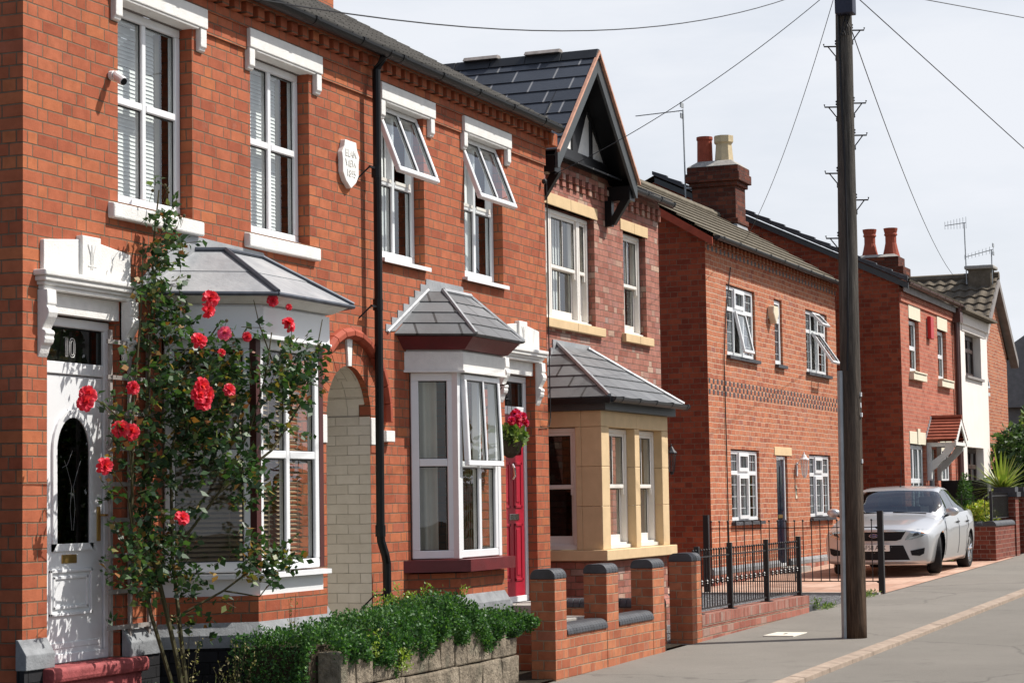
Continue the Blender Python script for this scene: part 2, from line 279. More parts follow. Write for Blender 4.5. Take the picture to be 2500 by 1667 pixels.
# ------------------------------------------------------------------ mesh helpers
def frame(o, u, nin):
    """local (s, y, z) -> world; y grows into the wall, negative y stands out of it"""
    o = Vector(o); u = Vector(u); nin = Vector(nin)
    return lambda p: o + u*p[0] + nin*p[1] + Vector((0, 0, p[2]))
def canted(xl, yb, deg):
    a = R(deg); return frame((xl, yb, 0), (math.cos(a), -math.sin(a), 0), (math.sin(a), math.cos(a), 0))
class MB:
    def __init__(s, T=None): s.v = []; s.f = []; s.uvs = []; s.T = T
    def add(s, pts, faces, uvs=None):
        n = len(s.v); s.pc = getattr(s, 'pc', []); s.pc.append((n, len(pts), len(s.f), len(faces)))
        for p in pts: s.v.append(tuple(s.T(p)) if s.T else tuple(p))
        for i, f in enumerate(faces): s.f.append([n+k for k in f]); s.uvs.append(uvs[i] if uvs else None)
        return s
    def poly(s, pts, uv=None): return s.add(pts, [range(len(pts))], [uv] if uv else None)
    def box(s, x0, x1, y0, y1, z0, z1):
        x0, x1 = min(x0, x1), max(x0, x1); y0, y1 = min(y0, y1), max(y0, y1); z0, z1 = min(z0, z1), max(z0, z1)
        p = [(x0, y0, z0), (x1, y0, z0), (x1, y1, z0), (x0, y1, z0), (x0, y0, z1), (x1, y0, z1), (x1, y1, z1), (x0, y1, z1)]
        return s.add(p, [(3, 2, 1, 0), (4, 5, 6, 7), (0, 1, 5, 4), (1, 2, 6, 5), (2, 3, 7, 6), (3, 0, 4, 7)])
    def hexa(s, b, t):
        """bottom quad and top quad, both counter-clockwise seen from above"""
        return s.add(list(b)+list(t), [(3, 2, 1, 0), (4, 5, 6, 7), (0, 1, 5, 4), (1, 2, 6, 5), (2, 3, 7, 6), (3, 0, 4, 7)])
    def prism(s, prof, axis, a, b):
        """extrude a 2-D outline along an axis: axis x -> prof is (y,z); y -> (x,z); z -> (x,y)"""
        mk = {'x': lambda q, t: (t, q[0], q[1]), 'y': lambda q, t: (q[0], t, q[1]), 'z': lambda q, t: (q[0], q[1], t)}[axis]
        n = len(prof); pts = [mk(q, a) for q in prof]+[mk(q, b) for q in prof]
        fs = [list(range(n))[::-1], list(range(n, 2*n))]+[(i, (i+1) % n, n+(i+1) % n, n+i) for i in range(n)]
        return s.add(pts, fs)
    def tube(s, pts, r, n=8, cap=True):
        pts = [Vector(p) for p in pts]; rs = r if isinstance(r, (list, tuple)) else [r]*len(pts); base = len(s.v); rings = []
        ref = None
        for i, p in enumerate(pts):
            d = (pts[min(i+1, len(pts)-1)]-pts[max(i-1, 0)]).normalized()
            if ref is None or abs(ref.dot(d)) > .95: ref = Vector((0, 0, 1)) if abs(d.z) < .9 else Vector((1, 0, 0))
            a = d.cross(ref).normalized(); b = d.cross(a).normalized(); ref = -a.cross(d) if False else ref
            rings.append([p+a*math.cos(2*math.pi*k/n)*rs[i]+b*math.sin(2*math.pi*k/n)*rs[i] for k in range(n)])
        P = [q for rg in rings for q in rg]; F = []
        for i in range(len(pts)-1):
            for k in range(n): F.append((i*n+k, i*n+(k+1) % n, (i+1)*n+(k+1) % n, (i+1)*n+k))
        if cap: F.append(list(range(n))[::-1]); F.append([(len(pts)-1)*n+k for k in range(n)])
        return s.add(P, F)
    def lathe(s, prof, c, n=16, axis='z'):
        P = []; F = []
        for r, h in prof:
            for k in range(n):
                a = 2*math.pi*k/n; q = (r*math.cos(a), r*math.sin(a), h)
                if axis == 'y': q = (q[0], q[2], q[1])
                if axis == 'x': q = (q[2], q[0], q[1])
                P.append((c[0]+q[0], c[1]+q[1], c[2]+q[2]))
        for i in range(len(prof)-1):
            for k in range(n): F.append((i*n+k, i*n+(k+1) % n, (i+1)*n+(k+1) % n, (i+1)*n+k))
        F.append(list(range(n))[::-1]); F.append([(len(prof)-1)*n+k for k in range(n)])
        return s.add(P, F)
    def ball(s, c, r, n=10, m=6):
        return s.lathe([(max(1e-4, r*math.sin(math.pi*i/m)), -r*math.cos(math.pi*i/m)) for i in range(m+1)], c, n)
    def each(s, name, mat, parent=None, sizes=1, **k):
        """one object per piece (or per run of `sizes` pieces), each a part of its own"""
        i = 0; q = 0; out = []
        while i < len(s.pc):
            c = sizes if isinstance(sizes, int) else sizes[min(q, len(sizes)-1)]; g = s.pc[i:i+c]; i += c; q += 1
            m = MB(); a = g[0][0]; m.v = s.v[a:g[-1][0]+g[-1][1]]; f0, f1 = g[0][2], g[-1][2]+g[-1][3]; m.f = [[x-a for x in f] for f in s.f[f0:f1]]; m.uvs = s.uvs[f0:f1]; out.append(m.build(name, mat, parent, **k))
        return out
    def build(s, name, mat, parent=None, smooth=False, bevel=0., seg=2, kind=None):
        off = parent_off(parent); me = D.meshes.new(name)
        me.from_pydata([(x-off[0], y-off[1], z-off[2]) for x, y, z in s.v], [], s.f); me.update()
        uvl = me.uv_layers.new(name='UVMap'); co_ = s.v; vals = [0.]*(2*len(me.loops))
        for pi, pl in enumerate(me.polygons):
            cu = s.uvs[pi]
            if cu is None:
                n = pl.normal
                if abs(n.z) > .75: ua, va = Vector((1, 0, 0)), Vector((0, 1, 0))
                else:
                    ua = Vector((-n.y, n.x, 0)).normalized()
                    if ua.x < -.05 or (abs(ua.x) <= .05 and ua.y < 0): ua = -ua
                    va = Vector((0, 0, 1)) if abs(n.z) < .25 else n.cross(ua).normalized()
                    if va.z < 0: va = -va
            for k, li in enumerate(pl.loop_indices):
                if cu is None:
                    p = Vector(co_[me.loops[li].vertex_index]); vals[2*li] = p.dot(ua); vals[2*li+1] = p.dot(va)
                else: vals[2*li], vals[2*li+1] = cu[k]
        uvl.data.foreach_set('uv', vals)
        if mat: me.materials.append(MATS[mat])
        if smooth: me.polygons.foreach_set('use_smooth', [True]*len(me.polygons))
        o = D.objects.new(name, me); COL.objects.link(o)
        if parent: o.parent = parent
        if bevel:
            b = o.modifiers.new('bevel', 'BEVEL'); b.width = bevel; b.segments = seg; b.limit_method = 'ANGLE'
        if kind: o['kind'] = kind
        return o
def parent_off(p):
    v = Vector((0, 0, 0))
    while p: v += p.location; p = p.parent
    return v
def thing(name, label, cat, loc=(0, 0, 0), group=None):
    o = D.objects.new(name, None); COL.objects.link(o); o.location = loc; o.empty_display_size = .2
    o['label'] = label; o['category'] = cat
    if group: o['group'] = group
    return o
def tag(o, label, cat, group=None):
    o['label'] = label; o['category'] = cat
    if group: o['group'] = group
    return o
def np_mesh(name, V, F4, mat, parent=None, smooth=False):
    off = parent_off(parent); me = D.meshes.new(name); V = np.asarray(V, dtype=np.float32)-np.array(off, dtype=np.float32); F4 = np.asarray(F4, dtype=np.int32)
    me.vertices.add(len(V)); me.vertices.foreach_set('co', V.ravel()); k = F4.shape[1]
    me.loops.add(F4.size); me.loops.foreach_set('vertex_index', F4.ravel()); me.polygons.add(len(F4))
    me.polygons.foreach_set('loop_start', np.arange(0, F4.size, k, dtype=np.int32)); me.polygons.foreach_set('loop_total', np.full(len(F4), k, dtype=np.int32))
    me.update(calc_edges=True); me.materials.append(MATS[mat])
    if smooth: me.polygons.foreach_set('use_smooth', [True]*len(me.polygons))
    o = D.objects.new(name, me); COL.objects.link(o)
    if parent: o.parent = parent
    return o
def leaves(P, size, out=None, asp=.55, droop=.35, fold=.25, jit=.4, outw=.5):
    """leaf-shaped quads at points P (N,3); returns verts, faces"""
    P = np.asarray(P, dtype=float); N = len(P); s = size*(1+jit*(RNG.random(N)-.5)*2)
    d = RNG.normal(size=(N, 3)); 
    if out is not None: d = d*(1-outw)+np.asarray(out)*outw*1.6
    d[:, 2] -= droop*.5; d /= np.linalg.norm(d, axis=1)[:, None]+1e-9
    w = np.cross(d, RNG.normal(size=(N, 3))); w /= np.linalg.norm(w, axis=1)[:, None]+1e-9; n = np.cross(d, w)
    s = s[:, None]; tip = P+d*s; mid = P+d*s*.45; l = mid+w*s*asp*.5+n*s*fold*.3; r = mid-w*s*asp*.5+n*s*fold*.3
    V = np.stack([P, l, tip, r], 1).reshape(-1, 3); F = np.arange(4*N).reshape(-1, 4); return V, F
def wall_grid(mb, x0, x1, z0, z1, y, holes, reveal, back=True):
    """wall face at local y with rectangular holes (xa,xb,za,zb) and their reveals"""
    xs = sorted({x0, x1, *[h[0] for h in holes], *[h[1] for h in holes]}); zs = sorted({z0, z1, *[h[2] for h in holes], *[h[3] for h in holes]})
    xs = [a for a in xs if x0 <= a <= x1]; zs = [a for a in zs if z0 <= a <= z1]
    for i in range(len(xs)-1):
        for j in range(len(zs)-1):
            cx, cz = (xs[i]+xs[i+1])/2, (zs[j]+zs[j+1])/2
            if any(h[0] < cx < h[1] and h[2] < cz < h[3] for h in holes): continue
            mb.poly([(xs[i], y, zs[j]), (xs[i+1], y, zs[j]), (xs[i+1], y, zs[j+1]), (xs[i], y, zs[j+1])])
    for a, b, c, d in holes:
        e = y+reveal
        mb.poly([(a, y, c), (a, e, c), (a, e, d), (a, y, d)][::-1]); mb.poly([(b, y, c), (b, e, c), (b, e, d), (b, y, d)])
        mb.poly([(a, y, d), (b, y, d), (b, e, d), (a, e, d)][::-1]); mb.poly([(a, y, c), (b, y, c), (b, e, c), (a, e, c)])
def roof_strips(mb, e0, e1, r0, r1, n, t=.012, wave=None, lap=.04):
    """courses of slates from eave line e0-e1 up to r0-r1; uv = metres, course index"""
    e0, e1, r0, r1 = map(Vector, (e0, e1, r0, r1)); nrm = (e1-e0).cross(r0-e0)
    if nrm.length < 1e-6: nrm = (e1-e0).cross(r1-e0)
    nrm.normalize()
    if nrm.z < 0: nrm = -nrm
    for i in range(n):
        a, b = i/n, min(1., (i+1+lap*n*.5)/n); p0, p1 = e0.lerp(r0, a), e1.lerp(r1, a); q0, q1 = e0.lerp(r0, b), e1.lerp(r1, b)
        L = (p1-p0).length; u00 = (p0-e0).dot((e1-e0).normalized()); u10 = u00+L; v0 = i+.02; v1 = i+.98
        w0 = (q0-e0).dot((e1-e0).normalized()); w1 = w0+(q1-q0).length
        if not wave:
            P0, P1 = p0+nrm*t*1.6, p1+nrm*t*1.6; Q0, Q1 = q0+nrm*t*.2, q1+nrm*t*.2
            mb.poly([P0, P1, Q1, Q0], [(u00, v0), (u10, v0), (w1, v1), (w0, v1)])
            mb.poly([p0-nrm*.004, p1-nrm*.004, P1, P0], [(u00, v0), (u10, v0), (u10, v0), (u00, v0)])
        else:
            per, amp = wave; k = max(2, int(L/per*6))
            for j in range(k):
                f0, f1 = j/k, (j+1)/k; h0, h1 = [amp*(.5+.5*math.cos(2*math.pi*(u00+L*f)/per)) for f in (f0, f1)]
                A, B, C_, D_ = p0.lerp(p1, f0), p0.lerp(p1, f1), q0.lerp(q1, f1), q0.lerp(q1, f0)
                mb.poly([A+nrm*(t*1.6+h0), B+nrm*(t*1.6+h1), C_+nrm*h1, D_+nrm*h0]); mb.poly([A-nrm*.01, B-nrm*.01, B+nrm*(t*1.6+h1), A+nrm*(t*1.6+h0)])
    return nrm
# ------------------------------------------------------------------ joinery
def window(parent, x0, x1, z0, z1, yf, cols=(), rows=(), T=None, mat='white_upvc', ft=.055, bt=.05, dp=.07, label=None, glassmat='glass', holes=(), name='window', lead=None):
    """a framed window in the local plane: outer frame, mullions at x in cols, transoms at z in rows, panes. holes = (i,j) cells left open"""
    m = MB(T); m.box(x0, x1, yf, yf+dp, z0, z0+ft); m.box(x0, x1, yf, yf+dp, z1-ft, z1); m.box(x0, x0+ft, yf, yf+dp, z0+ft, z1-ft); m.box(x1-ft, x1, yf, yf+dp, z0+ft, z1-ft)
    for c in cols: m.box(c-bt/2, c+bt/2, yf+.003, yf+dp-.003, z0+ft, z1-ft)
    xs = [x0+ft]+[q for c in cols for q in (c-bt/2, c+bt/2)]+[x1-ft]
    for r in rows:
        for i in range(0, len(xs), 2): m.box(xs[i], xs[i+1], yf+.001, yf+dp-.001, r-bt/2, r+bt/2)
    zs = [z0+ft]+[q for c in rows for q in (c-bt/2, c+bt/2)]+[z1-ft]
    o = m.build(name, mat, parent, bevel=.006, seg=1)
    if label: o['label'] = label
    g = MB(T); gb = MB(T)
    for i in range(0, len(xs), 2):
        for j in range(0, len(zs), 2):
            if (i//2, j//2) in holes: continue
            a, b, c, d = xs[i], xs[i+1], zs[j], zs[j+1]; y = yf+dp*.5; g.poly([(a, y, c), (b, y, c), (b, y, d), (a, y, d)])
            for (q0, q1, q2, q3) in ((a, b, c, c+.006), (a, b, d-.010, d), (a, a+.006, c, d), (b-.008, b, c, d)): gb.box(q0, q1, y-.012, y-.004, q2, q3)
    g.build('pane', glassmat, o)
    gb.build('gasket', 'black_plastic', o)
    return o
def slats(parent, x0, x1, z0, z1, y, pitch=.035, w=.035, tilt=50, T=None, mat='blind_white', name='blind', sag=None):
    m = MB(T); z = z1; a = R(tilt); dy, dz = w*.5*math.cos(a), w*.5*math.sin(a)
    m.box(x0, x1, y-.02, y+.02, z1, z1+.035)
    while z > z0:
        j = random.uniform(-.002, .002); m.poly([(x0, y-dy, z-dz+j), (x1, y-dy, z-dz+j), (x1, y+dy, z+dz+j), (x0, y+dy, z+dz+j)]); z -= pitch
    for f in (.2, .8): m.box(x0+(x1-x0)*f-.002, x0+(x1-x0)*f+.002, y-.018, y-.015, z0, z1)
    return m.build(name, mat, parent)
def vanes(parent, x0, x1, z0, z1, y, pitch=.09, T=None, mat='blind_white', name='blind', ang=35):
    m = MB(T); x = x0; a = R(ang)
    while x < x1:
        w = pitch*.62; c, s = w*math.cos(a), w*math.sin(a); m.poly([(x, y-s, z0), (x+2*c, y+s, z0), (x+2*c, y+s, z1), (x, y-s, z1)]); x += pitch
    return m.build(name, mat, parent)
def curtain(parent, x0, x1, z0, z1, y, T=None, mat='curtain_cream', per=.11, amp=.03, pinch=0.):
    m = MB(T); n = max(8, int((x1-x0)/per*8)); rows = 8; P = []
    for j in range(rows+1):
        f = j/rows; z = z0+(z1-z0)*f; k = 1-pinch*math.sin(math.pi*min(1, f*1.2))
        for i in range(n+1):
            s = i/n; P.append((x0+(x1-x0)*s*k, y+amp*math.sin(2*math.pi*s*(x1-x0)/per+.6*math.sin(f*2))*(1-.2*f), z))
    m.add(P, [(j*(n+1)+i, j*(n+1)+i+1, (j+1)*(n+1)+i+1, (j+1)*(n+1)+i) for j in range(rows) for i in range(n)])
    return m.build('curtain', mat, parent, smooth=True)
def opened_sash(parent, x0, x1, z0, z1, yf, deg, cols=(), T=None, mat='white_upvc', ft=.05, bars=None, glassmat='glass'):
    """top-hung sash swung outwards by deg about its top edge"""
    a = R(deg); base = T or (lambda p: Vector(p))
    def TT(p):
        y, z = p[1]-yf, p[2]-z1; return base((p[0], yf+y*math.cos(a)+z*math.sin(a), z1-y*math.sin(a)+z*math.cos(a)))
    return window(parent, x0, x1, z0, z1, yf-.045, cols, (), TT, mat, ft, .035, .05, name='opened_sash', glassmat=glassmat)
def lead_bars(parent, x0, x1, zs, y, xs=(), z0=0, z1=0, T=None):
    m = MB(T)
    for z in zs: m.box(x0, x1, y-.004, y, z-.006, z+.006)
    for x in xs: m.box(x-.005, x+.005, y-.0035, y, z0, z1)
    m.build('lead_bar', 'lead_strip', parent)
def text(name, s, size, mat, loc, rot, parent=None, depth=.003, align='CENTER', font=None, offset=0., sx=1.):
    cu = D.curves.new(name, 'FONT'); cu.body = s; cu.size = size; cu.extrude = depth; cu.align_x = align; cu.align_y = 'CENTER'; cu.space_line = .95; cu.offset = offset
    tmp = D.objects.new(name, cu); COL.objects.link(tmp); dg = bpy.context.evaluated_depsgraph_get(); me = D.meshes.new_from_object(tmp.evaluated_get(dg)); D.objects.remove(tmp); D.curves.remove(cu)
    me.materials.clear(); me.materials.append(MATS[mat]); Mx = Matrix.Translation(Vector(loc)-parent_off(parent)) @ rot.to_4x4() @ Matrix.Diagonal((sx, 1, 1, 1)); me.transform(Mx)
    o = D.objects.new(name, me); COL.objects.link(o); o.parent = parent; return o
FACE_STREET = Matrix(((1, 0, 0), (0, 0, -1), (0, 1, 0)))   # letters upright on a wall that looks to -Y
# ------------------------------------------------------------------ setting
def strip(name, x0, x1, y0, y1, dz, mat, n=40, y_dip=0.):
    m = MB(); 
    for i in range(n):
        a, b = x0+(x1-x0)*i/n, x0+(x1-x0)*(i+1)/n
        m.poly([(a, y0, GZ(a)+dz-y_dip), (b, y0, GZ(b)+dz-y_dip), (b, y1, GZ(b)+dz), (a, y1, GZ(a)+dz)])
    return m.build(name, mat, kind='structure')
strip('ground', -400, 900, -400, 400, -.16, 'soil', 60)
strip('road', -60, 320, -9.5, -3.56, -.045, 'road_asphalt', 60, .02)
strip('pavement', -60, 320, -3.42, -1.5, 0, 'pavement_asphalt', 60)
strip('far_pavement', -60, 320, -11.6, -9.5, .02, 'pavement_asphalt', 30)
m = MB()
for i in range(140):
    a = -20+i*.915; b = a+.908; y0, y1, h = -3.565, -3.42, .010+random.uniform(-.003, .003); m.hexa([(a, y0, GZ(a)-.2), (b, y0, GZ(b)-.2), (b, y1, GZ(b)-.2), (a, y1, GZ(a)-.2)], [(a, y0, GZ(a)+h-.012), (b, y0, GZ(b)+h-.012), (b, y1, GZ(b)+h), (a, y1, GZ(a)+h)])
m.build('kerb', 'kerb_pink', kind='structure', bevel=.006)
strip('garden_soil', -1.2, 9.6, -1.5, .1, .02, 'soil', 10)
strip('front_garden', 9.7, 18.7, -1.5, 6, .004, 'gravel_grey', 8)
strip('driveway', 18.75, 31, -1.62, 6, .008, 'drive_paving', 10)
m = MB(); m.box(18.62, 18.75, -1.6, 1.4, GZ(18)-.1, GZ(18.7)+.03); m.build('edging', 'concrete', kind='structure')
# ------------------------------------------------------------------ the pair of old terraced houses
BASE = 0.
def bay_poly(xl, xr, d, a, off=0., y0=0.):
    s, t = off/math.sin(R(a)), 1/math.tan(R(a)); c = (d+off)*t
    return [(xl-s, y0), (xl-s+c, y0-d-off), (xr+s-c, y0-d-off), (xr+s, y0)]
def ring(mb, P, z0, z1, top=True, bot=True, P1=None):
    P1 = P1 or P; n = len(P)
    for i in range(n-1):
        (a, b), (c, d) = P[i], P[i+1]; (a1, b1), (c1, d1) = P1[i], P1[i+1]
        mb.poly([(a, b, z0), (c, d, z0), (c1, d1, z1), (a1, b1, z1)])
    if top: mb.poly([(x, y, z1) for x, y in P1])
    if bot: mb.poly([(x, y, z0) for x, y in P][::-1])
def lintel(parent, x0, x1, z0=5.31, z1=5.465, drop=.18):
    m = MB(); m.box(x0, x1, -.055, .03, z0, z1); m.prism([(x0+.1, z0), (x1-.1, z0), (x1-.13, z0-.02), (x0+.13, z0-.02)][::-1], 'y', -.045, .09)
    for a, b in ((x0, x0+.1), (x1-.1, x1)):
        m.prism([(-.045, z0-.001), (-.045, z0-drop+.035), (-.03, z0-drop+.025), (-.03, z0-drop+.01), (-.015, z0-drop), (.1, z0-drop), (.1, z0-.001)], 'x', a+.004, b-.004)
    return m.build('lintel', 'white_paint', parent, bevel=.008)
def stone_sill(parent, x0, x1, z0, z1, y=-.055):
    m = MB(); m.hexa([(x0, y, z0), (x1, y, z0), (x1, .1, z0), (x0, .1, z0)], [(x0, y, z1-.02), (x1, y, z1-.02), (x1, .1, z1+.012), (x0, .1, z1+.012)]); return m.build('sill', 'white_paint', parent, bevel=.012)
def upper_band(parent, x0, x1, gaps, capleft=False):
    m = MB(); x = x0
    for a, b in sorted(gaps)+[(x1, x1)]:
        if a > x: m.box(x, a, -.022, .0, 5.29, 5.462)
        x = b
    m.box(x0, x1, -.034, .0, 5.464, 5.547)
    x = x0+.03
    while x < x1-.05: m.box(x, x+.105, -.085, .0, 5.549, 5.648); x += .192
    m.box(x0, x1, -.10, .02, 5.65, 5.70)
    return m.build('dentil_course', 'brick_orange', parent)
def gutter(parent, x0, x1, y, z, r=.06, mat='black_plastic', brk=.9, name='gutter'):
    m = MB(); n = 10; prof = [(y+r*math.cos(math.pi+math.pi*k/n), z+r*math.sin(math.pi+math.pi*k/n)) for k in range(n+1)]
    prof = prof+[(y+(r-.006)*math.cos(2*math.pi-math.pi*k/n), z+(r-.006)*math.sin(2*math.pi-math.pi*k/n)) for k in range(n+1)]
    m.prism(prof, 'x', x0, x1); o = m.build(name, mat, parent)
    k = MB(); x = x0+.25
    while x < x1: k.prism([(y+(r+.008)*math.cos(math.pi+math.pi*q/n), z+.006+(r+.008)*math.sin(math.pi+math.pi*q/n)) for q in range(n+1)]+[(y+r*.98, z+.012), (y-r*.98, z+.012)], 'x', x, x+.035); x += brk
    for e in (x0, x1-.012): k.prism([(y+(r+.004)*math.cos(math.pi+math.pi*q/n), z+(r+.004)*math.sin(math.pi+math.pi*q/n)) for q in range(n+1)], 'x', e, e+.012)
    k.build('gutter_bracket', mat, o); return o
def door_hood(parent, cx, wl, wr):
    m = MB()
    for y, z0, z1, e in ((-.10, 3.205, 3.245, .02), (-.085, 3.17, 3.206, .0), (-.065, 3.145, 3.171, -.02), (-.05, 3.115, 3.146, -.04)):
        m.box(wl-e, wr+e, y, .02, z0, z1)
    m.build('cornice', 'white_paint', parent, bevel=.010)
    m = MB(); l, r = wl+.06, wr-.08
    m.prism([(l, 3.246), (r, 3.246), (r, 3.455), (cx+.1, 3.50), (cx-.1, 3.50), (l, 3.455)], 'y', -.03, .02)
    m.build('pediment', 'white_paint', parent, bevel=.006)
    m = MB(); m.box(cx-.115, cx+.115, -.055, .0, 3.246, 3.527); m.build('pediment_block', 'white_paint', parent, bevel=.006)
    m = MB()
    for s in (-1, 0, 1): m.tube([(cx+s*.012, -.056, 3.30), (cx+s*.016, -.058, 3.40), (cx+s*.05, -.056, 3.47)], .005, 5)
    m.tube([(cx-.05, -.056, 3.32), (cx+.05, -.056, 3.32)], .005, 5); m.build('carved_flower', 'white_paint', parent)
    for a in (cx-.57, cx+.46):
        m = MB(); pr = [(.02, 3.115), (-.075, 3.115), (-.08, 3.02), (-.07, 3.005), (-.085, 2.985), (-.09, 2.96), (-.08, 2.93), (-.05, 2.88), (-.035, 2.85), (-.06, 2.84), (-.066, 2.82), (-.055, 2.80), (-.06, 2.785), (-.05, 2.755), (-.03, 2.74), (-.015, 2.69), (0, 2.66), (.02, 2.66)]
        m.prism(pr, 'x', a, a+.11); m.build('corbel', 'white_paint', parent, bevel=.006, smooth=False)
    m = MB(); m.box(cx-.46, cx+.46, .02, .10, 2.975, 3.114); m.build('door_head', 'white_paint', parent)
def red_roof(): pass
SLOPE = .57
def pair_half(parent, x0, x1, holes, gaps, side_left, side_right):
    m = MB(); wall_grid(m, x0, x1, -.3, 5.70, 0., holes, .11)
    m.poly([(x0, 7.6, -.3), (x0, 7.6, 5.6), (x1, 7.6, 5.6), (x1, 7.6, -.3)])
    for flag, x in ((side_left, x0), (side_right, x1)):
        if flag: P = [(x, 0, -.3), (x, 7.6, -.3), (x, 7.6, 5.6), (x, 4.1, 8.0), (x, 0, 5.69)]; m.poly(P if x == x1 else P[::-1])
    m.build('wall', 'brick_orange', parent)
    upper_band(parent, x0 if not side_left else x0, x1, gaps)
h10 = thing('terraced_house', 'old red brick house with number 10 over its white door and a lead-roofed white bay', 'house', (2.6, 0, 0), 'brick houses along the street')
h9 = thing('terraced_house', 'old red brick terraced house with a red door and burgundy trim on its slate-roofed bay', 'house', (7.5, 0, 0), 'brick houses along the street')
XM = 5.30
pair_half(h10, 0, XM, [(1.16, 2.20, 3.83, 5.31), (3.11, 4.13, 3.83, 5.31), (.28, 1.20, .45, 3.12), (1.75, 3.56, .95, 2.94), (4.40, 5.26, -.3, 2.852)], [(1.066, 2.357), (3.026, 4.30)], True, False)
pair_half(h9, XM, 9.68, [(5.55, 6.49, 3.86, 5.31), (7.45, 8.46, 3.86, 5.31), (8.44, 9.30, .45, 3.12), (6.1, 7.6, .95, 2.9)], [(5.475, 6.675), (7.38, 8.625)], False, True)
# roofs
def pair_roof(parent, x0, x1):
    m = MB(); e = (-.19, 5.72); rdg = (4.1, 5.72+SLOPE*4.29)
    roof_strips(m, (x0, e[0], e[1]), (x1, e[0], e[1]), (x0, rdg[0], rdg[1]), (x1, rdg[0], rdg[1]), 26, .010)
    m.poly([(x0, rdg[0], rdg[1]), (x1, rdg[0], rdg[1]), (x1, 7.9, 5.5), (x0, 7.9, 5.5)]); m.build('roof', 'slate_old', parent)
    m = MB(); m.tube([(x0, rdg[0], rdg[1]+.02), (x1, rdg[0], rdg[1]+.02)], .10, 8); m.build('ridge_tiles', 'terracotta', parent)
pair_roof(h10, -.05, XM); pair_roof(h9, XM, 9.76)
gutter(h10, -.03, XM, -.185, 5.695); gutter(h9, XM, 9.70, -.185, 5.695, name='gutter')
m = MB(); m.box(9.62, 9.80, -.12, .05, 5.50, 5.64); m.build('corbel_brick', 'brick_soldier', h9, bevel=.008)
# upstairs windows
for (par, x0, x1, l0, l1, s0, s1) in ((h10, 1.16, 2.20, 1.066, 2.357, 1.03, 2.29), (h10, 3.11, 4.13, 3.026, 4.30, 3.0, 4.235)):
    lintel(par, l0, l1); stone_sill(par, s0, s1, 3.70, 3.825)
    zt = 4.60; c = (x0+x1)/2
    w_ = window(par, x0+.01, x1-.01, 3.845, 5.285, .10, (c,), (zt,), ft=.065, bt=.055)
    m = MB(); m.box(x0, x1, .09, .10, 5.285, 5.31); m.build('head_strip', 'fascia_grey', w_)
    m = MB(); m.box(x0+.02, x1-.02, .07, .1, 3.838, 3.85); m.build('sill_trim', 'white_upvc', w_)
    slats(w_, x0+.05, x1-.20, 3.92, 5.22, .22, .030, .0335, 74)
    m = MB(); m.box(x1-.13, x1-.06, .25, .27, 3.9, 5.28); m.build('curtain', 'curtain_cream', w_)
for (par, x0, x1, l0, l1) in ((h9, 5.55, 6.49, 5.475, 6.675), (h9, 7.45, 8.46, 7.38, 8.625)):
    lintel(par, l0, l1); c = (x0+x1)/2; zt = 4.60
    w_ = window(par, x0+.01, x1-.01, 3.90, 5.285, .10, (c,), (zt,), ft=.06, bt=.055, holes={(0, 1), (1, 1)})
    opened_sash(w_, x0+.025, x1-.025, zt+.0, 5.275, .10, 21, (c,))
    m = MB(); m.box(x0-.06, x1+.03, -.05, .1, 3.84, 3.862); m.box(x0-.06, x1+.03, -.055, -.045, 3.825, 3.862); m.build('sill', 'white_upvc', par)
    m = MB(); m.box(x0+.07, c-.05, .095, .105, zt+.01, zt+.04); m.box(c+.05, x1-.18, .095, .105, zt+.01, zt+.04); m.box(x1-.14, x1-.10, .095, .105, zt+.0, zt+.05); m.build('window_latch', 'cream_upvc', w_)
    vanes(w_, x0+.06, x1-.22, 3.95, 5.22, .24, .10, ang=8)
# number 10: door, hood, step, plinth
door_hood(h10, .74, .14, 1.36)
def front_door(par, x0, x1, z0, z1, zt, y, fmat='white_upvc'):
    w_ = window(par, x0, x1, z0, z1, y, (), (zt,), ft=.065, bt=.085, dp=.07, holes={(0, 0)}, name='door_frame', glassmat='glass_dark'); return w_
fr = front_door(h10, .285, 1.195, .60, 2.965, 2.615, .10)
m = MB(); m.box(.35, 1.13, .20, .215, 2.62, 2.95); m.build('fanlight_backing', 'interior', fr)
m = MB(); m.box(.36, 1.12, .115, .155, .665, 2.565); m.build('door_leaf', 'white_upvc', fr)
leaf = fr.children[-1]
m = MB()
for a, b, c, d in ((.47, .985, .92, 1.235), ): 
    for k, t in ((0, .016), (.045, .01)):
        m.box(a+k, b-k, .115-t, .116, c+k, c+k+.022); m.box(a+k, b-k, .115-t, .116, d-k-.022, d-k); m.box(a+k, a+k+.022, .115-t, .116, c+k, d-k); m.box(b-k-.022, b-k, .115-t, .116, c+k, d-k)
m.box(.40, 1.09, .108, .116, .70, .74)
m.build('door_panel', 'white_upvc', leaf, bevel=.004)
def arched(cx, r, z0, zs, n=14): return [(cx+r, z0)]+[(cx+r*math.cos(math.pi*k/n), zs+1.15*r*math.sin(math.pi*k/n)) for k in range(n+1)]+[(cx-r, z0)]
m = MB(); o_, i_ = arched(.745, .245, 1.36, 2.05), arched(.745, .198, 1.41, 2.05)
for k in range(len(o_)-1):
    m.hexa([(i_[k][0], .098, i_[k][1]), (o_[k][0], .098, o_[k][1]), (o_[k][0], .118, o_[k][1]), (i_[k][0], .118, i_[k][1])], [(i_[k+1][0], .098, i_[k+1][1]), (o_[k+1][0], .098, o_[k+1][1]), (o_[k+1][0], .118, o_[k+1][1]), (i_[k+1][0], .118, i_[k+1][1])])
m.box(.50, .99, .098, .118, 1.36, 1.41); m.build('glazing_bead', 'white_upvc', leaf)
m = MB(); m.prism(i_, 'y', .107, .1145); m.build('arched_pane', 'glass_dark', leaf)
